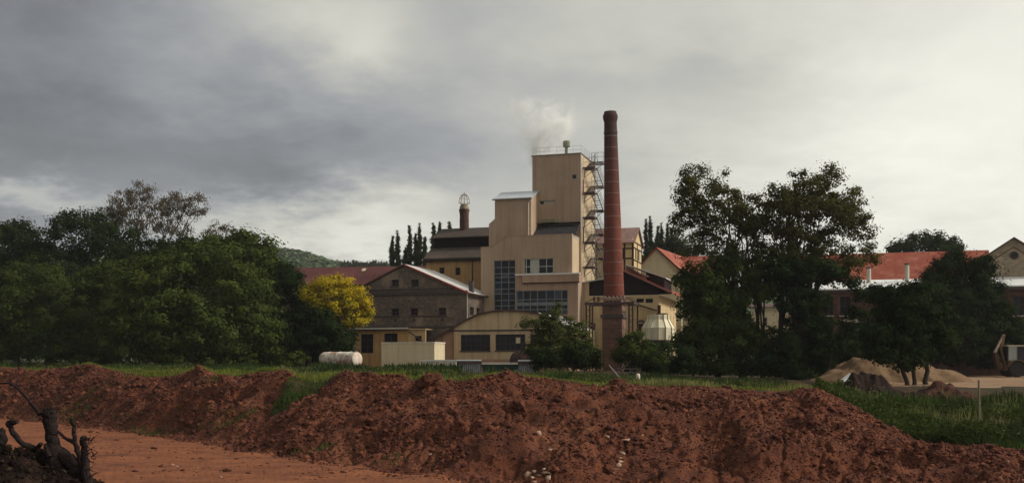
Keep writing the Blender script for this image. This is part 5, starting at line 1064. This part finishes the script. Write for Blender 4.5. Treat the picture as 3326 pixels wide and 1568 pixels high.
tree('orchard_tree', 'small dark multi-stemmed tree in front of the gravel heap', 2965, 63.5, [(2900, 960, 60, 45), (2960, 960, 70, 50), (2870, 1010, 60, 45), (2950, 1030, 100, 60), (3040, 1040, 60, 60), (2900, 1090, 80, 50), (3000, 1100, 90, 50), (2850, 1080, 45, 45), (3060, 1110, 45, 45), (2960, 1145, 70, 25), (2890, 1150, 60, 40), (2950, 1180, 45, 25), (2850, 1140, 40, 35)], 23000, .21, .55, 'leaf_dark', .2, trunks=[(2948, .15, 2900), (2968, .14, 2960), (3015, .17, 2985)], limbs=7, minz=.7)
tree('far_tree', 'dark domed tree top rising behind the red roof', 3020, 165, [(3010, 790, 90, 36), (2930, 806, 50, 26), (3090, 795, 55, 34), (2900, 815, 30, 16), (3040, 840, 120, 40)], 9000, .40, 1.1, 'leaf_dark', .5)
# bushes in front of the buildings
BGp = 'bushes in front of the factory'
tree('bush', 'large loose bush in front of the low workshop', 1815, 73, [(1790, 1185, 80, 25), (1890, 1185, 70, 25), (1800, 1040, 42, 32), (1845, 1065, 55, 45), (1775, 1085, 55, 45), (1870, 1110, 65, 50), (1800, 1130, 85, 50), (1735, 1046, 40, 12), (1810, 1000, 16, 18), (1910, 1150, 45, 35), (1760, 1140, 60, 40), (1700, 1058, 18, 10)], 17000, .16, .42, 'leaf_bush', .08, 'bush', BGp, limbs=16)
tree('bush', 'dark lower half bush at the workshop corner', 1850, 72, [(1830, 1150, 90, 45), (1900, 1165, 60, 35), (1770, 1165, 60, 35)], 8000, .18, .45, 'leaf_dark', .08, 'bush', BGp)
tree('bush', 'round green bush in front of the chimney foot', 2065, 71, [(2050, 1110, 36, 36), (2085, 1140, 45, 40), (2030, 1160, 50, 35), (2110, 1165, 50, 30)], 7500, .17, .42, 'leaf_lush', .08, 'bush', BGp)
tree('bush', 'dark scrub under the cooling tower', 2180, 74, [(2150, 1150, 45, 40), (2120, 1165, 50, 35), (2150, 1185, 60, 30), (2220, 1165, 55, 45), (2090, 1195, 60, 22), (2190, 1205, 80, 25)], 11000, .18, .45, 'leaf_dark', .06, 'bush', BGp)
tree('bush', 'small leafy bush at the right end of the left thicket', 968, 80, [(955, 1170, 28, 20), (985, 1160, 22, 18), (930, 1182, 30, 14)], 2200, .16, .35, 'leaf_mid', .05, 'bush', BGp)
# poplars behind
PG = 'poplars on the skyline'
def poplar(px, top_, bot, w_, D, label):
    h = bot-top_; bl = [(px+rnd.uniform(-2, 2), top_+h*f, w_*s, h*.17) for f, s in ((.06, .25), (.16, .5), (.28, .75), (.42, .95), (.56, 1.05), (.7, 1.0), (.84, .9), (.95, .75))]
    tree('poplar_tree', label, px, D, bl, 4200, .19, .25, 'leaf_poplar', .2, 'tree', PG, limbs=0, fill=.8, seed=int(px))
nth = ['first', 'second', 'third', 'fourth', 'fifth', 'sixth', 'seventh']
for i, (px, tp, w_) in enumerate([(1274, 775, 10), (1292, 763, 9), (1318, 806, 11), (1331, 744, 10), (1350, 768, 9), (1363, 738, 10), (1379, 774, 9)]):
    poplar(px, tp, 880, w_, 165, f'{nth[i]} slim poplar from the left in the group behind the stone gable')
for i, (px, tp) in enumerate([(1408, 731), (1428, 729), (1460, 727)]): poplar(px, tp, 850, 9, 168, f'{nth[i]} poplar tip from the left showing above the brown stepped roof')
for i, (px, tp, w_) in enumerate([(2099, 727, 10), (2112, 713, 10), (2136, 746, 9), (2148, 738, 10), (2168, 742, 11), (2181, 748, 10)]):
    poplar(px, tp, 880, w_, 170, f'{nth[i]} poplar from the left in the dark row above the cream gable')
tree('dark_grove_tree', 'dark tree mass below the poplars behind the cream gable', 2180, 160, [(2130, 830, 50, 45), (2190, 810, 50, 40), (2240, 840, 50, 45)], 6500, .36, .9, 'leaf_poplar', .3)
# far wood on the hill
r = np.random.default_rng(77); n = 5200
fp = r.uniform(500, 1500, n); fd = r.uniform(560, 830, n)
tt = np.clip((fd-420)/380, 0, 1); zt = CAMZ+(HZ-ip(HP, fp)-36)/PW*800; fz = np.where(fd <= 800, -3+(zt+3)*np.sin(tt*np.pi/2)**1.3, zt*(1-(fd-800)/260)); fx = (fp-CX)/PW*fd
rad = r.uniform(2.2, 4.2, n); VV = []; FF = []
cnt = 22
C = np.stack([fx, fd, fz+rad*.6], -1); d = unit(n*cnt, r); P = np.repeat(C, cnt, 0)+d*np.repeat(rad, cnt)[:, None]*np.array([1, 1, 1.15]); N = d+np.array([0, 0, .5])+unit(n*cnt, r)*.4; N /= np.linalg.norm(N, axis=1)[:, None]
V_, F_ = leaves(P, N, np.repeat(rad, cnt)*.75, r, .9); o = mesh_np('far_wood', V_, F_, M['leaf_far']); tag(o, 'distant wooded hillside left of the factory', 'wood', kind='stuff')
# skyline conifers
for i, px in enumerate(list(range(1112, 1262, 9))):
    D = 420+rnd.uniform(-20, 20); tp = rnd.uniform(843, 852); bl = [(px, tp+3, 1.6, 4), (px, tp+9, 3.4, 6), (px, tp+17, 5.5, 8), (px, tp+26, 6.5, 10)]
    tree('conifer_tree', 'small dark conifer in the far treeline left of the poplars', px+rnd.uniform(-2, 2), D, bl, 260, .8, .8, 'leaf_poplar', .2, 'tree', 'far treeline conifers', limbs=0)
# ------------------------------------------------------------------ grass and weeds
def blades(px, D, h, wd, r, lean=.35):
    x = (px-CX)/PW*D; z = terrain(px, D); n = len(px); a = r.uniform(0, 6.28, n); l = r.uniform(.1, 1, n)*lean*h; b = r.uniform(0, 6.28, n)
    p = np.stack([x, D, z-.03], -1); s = np.stack([np.cos(a), np.sin(a), 0*a], -1)*wd[:, None]*.5; t = np.stack([np.cos(b)*l, np.sin(b)*l, h], -1)
    m_ = p+t*.55+np.stack([np.cos(b)*l*-.15, np.sin(b)*l*-.15, 0*a], -1)
    V_ = np.stack([p-s, p+s, m_+s*.8, p+t, m_-s*.8], 1).reshape(-1, 3); return V_, np.arange(5*n).reshape(n, 5)
def grass(name, label, n, fpx, fD, h0, h1, m, seed, wd=(.03, .07), mask=None):
    r = np.random.default_rng(seed); px = fpx(r, n); toe, cr, _, _, _ = ter_cols(px); D = fD(r, px, toe, cr); x = (px-CX)/PW*D
    dens = fbm(x*.35+seed, D*.35, 3); k = dens > r.uniform(-.55, .25, n)
    if mask is not None: k &= mask(px, D, toe, cr, x, r)
    px = px[k]; D = D[k]; q = np.clip(.75+dens[k]*1.1, .3, 1.5); h = r.uniform(h0, h1, len(px))*q
    V_, F_ = blades(px, D, h, r.uniform(wd[0], wd[1], len(px)), r); o = mesh_np(name, V_, F_, M[m]); tag(o, label, 'grass', kind='stuff'); return o
U = lambda a, b: (lambda r, n: r.uniform(a, b, n))
grass('grass', 'fresh green grass along the top of the bank', 70000, U(-150, 2660), lambda r, px, t, c: c+1.2+r.uniform(0, 1, len(px))**1.3*12, .08, .27, 'grass', 1)
grass('tall_weeds', 'darker tall weeds behind the grass strip', 42000, U(-150, 2560), lambda r, px, t, c: c+5+r.uniform(0, 1, len(px))*16, .2, .55, 'grass_dark', 2, mask=lambda px, D, t, c, x, r: ~(((px > 1000) & (px < 1350) & (D > 72)) | ((px > 1340) & (px < 1790) & (D > 57))) & (px < 2250+r.uniform(0, 1, len(px))*330))
grass('dry_grass', 'yellowish grass in the strip behind the bank', 16000, U(900, 2700), lambda r, px, t, c: c+1+r.uniform(0, 1, len(px))*9, .1, .4, 'grass_dry', 3)
gmask = lambda px, D, t, c, x, r: gully(px, D, c, x)
grass('gully_grass', 'green grass growing down the gully in the bank', 16000, U(840, 1110), lambda r, px, t, c: c-6.5+r.uniform(0, 1, len(px))*8.5, .10, .32, 'grass_mid', 4, mask=gmask)
grass('bank_tufts', 'scattered green tufts on the red bank', 26000, U(-100, 1300), lambda r, px, t, c: t+r.uniform(0, 1, len(px))**.8*(c-t), .06, .24, 'grass_mid', 5, mask=lambda px, D, t, c, x, r: (fbm(x*.45+9, D*.45+3, 2) > .24) | ((np.abs(px-480) < 110) & (D-t < 3.5) & (fbm(x*.8, D*.8, 2) > -.1)))
grass('bank_tufts', 'sparse green tufts on the right part of the red bank', 2200, U(1300, 2700), lambda r, px, t, c: t+r.uniform(0, 1, len(px))*(c-t), .05, .16, 'grass_dark', 6, mask=lambda px, D, t, c, x, r: fbm(x*.45+9, D*.45+3, 2) > .33)
grass('weed_slope', 'dark green weeds on the slope at the right', 44000, U(2640, 3900), lambda r, px, t, c: c+.5+r.uniform(0, 1, len(px))**1.1*22, .2, .6, 'grass_dark', 7, mask=lambda px, D, t, c, x, r: D < np.where(px > 2740, 52.5, 58)+r.uniform(0, 1.5, len(px)))
grass('weed_slope_grass', 'lighter grass patches on the weed slope', 22000, U(2680, 3480), lambda r, px, t, c: c+.4+r.uniform(0, 1, len(px))**1.5*16, .10, .34, 'grass_mid', 8, mask=lambda px, D, t, c, x, r: fbm(x*.3+2, D*.3+8, 2) > .08)
r = np.random.default_rng(12); px = r.uniform(2700, 3400, 900); toe, cr, _, _, _ = ter_cols(px); D = cr+1+r.uniform(0, 1, 900)*18; x = (px-CX)/PW*D; k = fbm(x*.5, D*.5, 2) > .18
px, D, x = px[k], D[k], x[k]; P = np.stack([x, D, terrain(px, D)+r.uniform(.35, .65, len(px))], -1); N = unit(len(P), r)*.6+np.array([0, -.3, .8]); N /= np.linalg.norm(N, axis=1)[:, None]
V_, F_ = leaves(P, N, np.full(len(P), .085), r, .9); tag(mesh_np('weed_flowers', V_, F_, M['flower']), 'pale umbel flowers among the weeds at the right', 'flowers', kind='stuff')
grass('weed_clumps', 'taller leafy weed clumps on the right-hand slope', 15000, U(2660, 3480), lambda r, px, t, c: c+1+r.uniform(0, 1, len(px))*13, .25, .8, 'grass_mid', 14, wd=(.06, .15), mask=lambda px, D, t, c, x, r: fbm(x*.55+5, D*.55, 3) > .16)
grass('weed_stalks', 'dry pale stalks among the weeds on the right-hand slope', 5000, U(2660, 3480), lambda r, px, t, c: c+1+r.uniform(0, 1, len(px))*13, .3, .9, 'grass_dry', 15, wd=(.015, .03), mask=lambda px, D, t, c, x, r: fbm(x*.4+1, D*.4, 2) > .05)
grass('strip_weeds', 'leafy weed clumps along the grass strip', 14000, U(-100, 2600), lambda r, px, t, c: c+2+r.uniform(0, 1, len(px))*9, .2, .6, 'grass_mid', 16, wd=(.05, .13), mask=lambda px, D, t, c, x, r: fbm(x*.5+5, D*.5, 3) > .2)
r = np.random.default_rng(61); n = 84000; px = r.uniform(2650, 3900, n); toe, cr, _, _, _ = ter_cols(px); D = cr+.6+r.uniform(0, 1, n)**1.05*15; x = (px-CX)/PW*D; cl = fbm(x*.55+3, D*.55+7, 3)+fbm(x*1.6, D*1.6, 2)*.4
k = (cl > r.uniform(-.6, .3, n)) & (D < np.where(px > 2740, 52, 57)); px, D, x, cl = px[k], D[k], x[k], cl[k]; hh = np.clip(.30+cl*.75, .08, .8)*r.uniform(.25, 1, len(px)); P = np.stack([x, D, terrain(px, D)+hh], -1); N = unit(len(P), r)*.7+np.array([0, -.1, .8]); N /= np.linalg.norm(N, axis=1)[:, None]
V_, F_ = leaves(P, N, np.full(len(P), .13), r, .6); tag(mesh_np('weed_cover', V_, F_, M['leaf_lush']), 'bushy dark green weeds covering the right-hand slope', 'weeds', kind='stuff')
r = np.random.default_rng(62); n = 26000; px = r.uniform(-120, 2600, n); toe, cr, _, _, _ = ter_cols(px); D = cr+1.5+r.uniform(0, 1, n)*12; x = (px-CX)/PW*D; cl = fbm(x*.5+13, D*.5+7, 3)
k = (cl > r.uniform(-.1, .4, n)); px, D, x, cl = px[k], D[k], x[k], cl[k]; hh = np.clip(.2+cl*.6, .05, .55)*r.uniform(.25, 1, len(px)); P = np.stack([x, D, terrain(px, D)+hh], -1); N = unit(len(P), r)*.7+np.array([0, -.1, .8]); N /= np.linalg.norm(N, axis=1)[:, None]
V_, F_ = leaves(P, N, np.full(len(P), .13), r, .6); tag(mesh_np('crest_weeds', V_, F_, M['leaf_bush']), 'low leafy weeds in the grass strip behind the bank', 'weeds', kind='stuff')
# broad-leaved docks by the tank
grass('leafy_weeds', 'broad-leaved weeds before the cream concrete block', 7000, U(1010, 1500), lambda r, px, t, c: 66+r.uniform(0, 1, len(px))*12, .25, .7, 'grass_dark', 9, wd=(.1, .2))
# ------------------------------------------------------------------ clods of tipped earth
r = np.random.default_rng(21); n = 60000
px = np.concatenate([r.uniform(-150, 3420, n)]); toe, cr, _, _, _ = ter_cols(px); D = toe-.8+r.uniform(0, 1, n)**.85*(cr+1.2-toe); x = (px-CX)/PW*D; z = terrain(px, D)
k = ~gully(px, D, cr, x) & (fbm(x*.35+2, D*.35+6, 2)+fbm(x*1.3, D*1.3, 2)*.5 > r.uniform(-.75, .15, n)); px, D, x, z = px[k], D[k], x[k], z[k]; n = len(px)
dens = fbm(x*.7, D*.7, 2); size = .028+.022*r.pareto(2.8, n)*(1+dens); size = np.clip(size, .025, .15)*np.clip(D/42, .8, 1.5)
base_v = [rock_mesh(100+i, .42, .7) for i in range(8)]; which = r.integers(0, 8, n); ang = r.uniform(0, 6.28, n)
bv = np.stack([b[0] for b in base_v])[which]; ca, sa = np.cos(ang)[:, None], np.sin(ang)[:, None]
vx = bv[..., 0]*ca-bv[..., 1]*sa; vy_ = bv[..., 0]*sa+bv[..., 1]*ca; V_ = np.stack([vx, vy_, bv[..., 2]], -1)*size[:, None, None]+np.stack([x, D, z+size*.15], -1)[:, None, :]
f = base_v[0][1]; F_ = (f[None]+(np.arange(n)*12)[:, None, None]).reshape(-1, 3)
def clodmat():
    m = mat('clod', (.27, .085, .046), (.12, .040, .029), 1.2, .95, spec=.08); q = NG(m.node_tree); b = m.node_tree.nodes['Principled BSDF']; ge = q.n('ShaderNodeNewGeometry'); ra = q.n('ShaderNodeValToRGB'); q.L(ge.outputs['Random Per Island'], ra.inputs[0])
    el_ = ra.color_ramp.elements; el_[0].color = (.046, .018, .014, 1); el_[1].color = (.15, .054, .029, 1); e_ = el_.new(.6); e_.color = (.08, .027, .017, 1); q.L(ra.outputs[0], b.inputs['Base Color'])
clodmat()
tag(mesh_np('earth_clods', V_.reshape(-1, 3), F_, M['clod']), 'loose clods of red earth strewn over the bank', 'clods', kind='stuff')
r = np.random.default_rng(33); n = 2600; px = r.uniform(150, 1500, n); toe, cr, _, _, _ = ter_cols(px); D = toe-r.uniform(0, 1, n)**1.6*22; x = (px-CX)/PW*D; k = (D > 27) & (fbm(x*.12, D*.9, 2) > -.02); px, D, x = px[k], D[k], x[k]; n = len(px); size = np.clip(.02+.014*r.pareto(2.2, n), .02, .12)*np.clip(D/42, .8, 1.5); z = terrain(px, D)
bv = np.stack([b[0] for b in base_v])[r.integers(0, 8, n)]; V_ = bv*size[:, None, None]*np.array([1.2, 1, .7])+np.stack([x, D, z+size*.1], -1)[:, None, :]; F_ = (f[None]+(np.arange(n)*12)[:, None, None]).reshape(-1, 3)
tag(mesh_np('track_clods', V_.reshape(-1, 3), F_, M['clod']), 'small crumbs of earth scattered on the dirt track', 'clods', kind='stuff')
r = np.random.default_rng(44); n = 2600; x = MOUND[0]+r.normal(size=n)*.9; D = MOUND[1]+r.normal(size=n)*1.0; D = np.clip(D, 10.2, 14.5); px = CX+x/D*PW; z = terrain(px, D); size = np.clip(.012+.010*r.pareto(2.2, n), .01, .06)
bv = np.stack([b[0] for b in base_v])[r.integers(0, 8, n)]; V_ = bv*size[:, None, None]+np.stack([x, D, z+size*.2], -1)[:, None, :]; F_ = (f[None]+(np.arange(n)*12)[:, None, None]).reshape(-1, 3)
tag(mesh_np('mound_clods', V_.reshape(-1, 3), F_, M['mound']), 'dark crumbs of earth on the near mound', 'clods', kind='stuff')
P = np.stack([x, D, z+.03], -1)[:1500]; N = unit(1500, r)+np.array([0, 0, .8]); N /= np.linalg.norm(N, axis=1)[:, None]; leafmat('litter', (.05, .035, .022), (.018, .015, .010), .1)
V_, F_ = leaves(P, N, np.full(1500, .05), r, .7); tag(mesh_np('leaf_litter', V_, F_, M['litter']), 'dead leaves lying on the near mound', 'leaf litter', kind='stuff')
# ------------------------------------------------------------------ steam and air
def volume_box(name, lo, hi, label, cat):
    c = [(a+b)/2 for a, b in zip(lo, hi)]; o = MB().box(lo[0]-c[0], hi[0]-c[0], lo[1]-c[1], hi[1]-c[1], lo[2]-c[2], hi[2]-c[2]); m = bpy.data.materials.new(name); m.use_nodes = True; MATS[name] = m
    ob = o.build(name, m); ob.location = c; tag(ob, label, cat, kind='stuff'); return ob, m, c
p0 = at(1755, 430, 106); hs = (4.6, 2.4, 3.9)
ob, m, c = volume_box('steam_plume', [p0.x-hs[0], p0.y-hs[1], p0.z-hs[2]], [p0.x+hs[0], p0.y+hs[1], p0.z+hs[2]], 'faint white steam drifting up behind the tan tower', 'steam')
q = NG(m.node_tree); m.node_tree.nodes.clear(); tcs = q.n('ShaderNodeTexCoord').outputs['Object']; s3 = q.n('ShaderNodeSeparateXYZ'); q.L(tcs, s3.inputs[0])
xx, yy, zz_ = s3.outputs; hN = q.mr(zz_, -hs[2], hs[2], 0, 1)
cxm = q.m('SUBTRACT', xx, q.m('MULTIPLY', q.m('SINE', q.m('MULTIPLY', hN, 3.6)), .75)); wdt = q.m('ADD', .8, q.m('MULTIPLY', hN, 3.2))
rr2 = q.m('ADD', q.m('POWER', q.m('DIVIDE', cxm, wdt), 2), q.m('POWER', q.m('DIVIDE', yy, 1.6), 2)); fall = q.m('EXPONENT', q.m('MULTIPLY', rr2, -1.6))
nz = q.mr(q.noise(tcs, .55, 5, .6, .6), .46, .64, 0, 1); ends = q.m('MULTIPLY', q.mr(hN, .0, .12, 0, 1), q.mr(hN, .6, .98, 1, 0))
edge = q.m('MULTIPLY', q.mr(q.m('ABSOLUTE', xx), hs[0]*.6, hs[0]*.98, 1, 0), q.mr(q.m('ABSOLUTE', yy), hs[1]*.6, hs[1]*.98, 1, 0))
den = q.m('MULTIPLY', q.m('MULTIPLY', q.m('MULTIPLY', fall, nz), q.m('MULTIPLY', ends, edge)), 3.4)
pv = q.n('ShaderNodeVolumePrincipled'); pv.inputs['Color'].default_value = (.97, .97, .95, 1); q.L(den, pv.inputs['Density']); om = q.n('ShaderNodeOutputMaterial'); q.L(pv.outputs[0], om.inputs['Volume'])
HAZE = .00012
if HAZE:
    ob, m, c = volume_box('haze', [-2600, -60, -40], [2600, 2500, 160], 'thin air haze over the whole valley', 'haze')
    m.node_tree.nodes.clear(); q = NG(m.node_tree); pv = q.n('ShaderNodeVolumePrincipled'); pv.inputs['Color'].default_value = (.93, .96, 1.0, 1); pv.inputs['Density'].default_value = HAZE; om = q.n('ShaderNodeOutputMaterial'); q.L(pv.outputs[0], om.inputs['Volume'])
print('LEAVES', NLEAF)
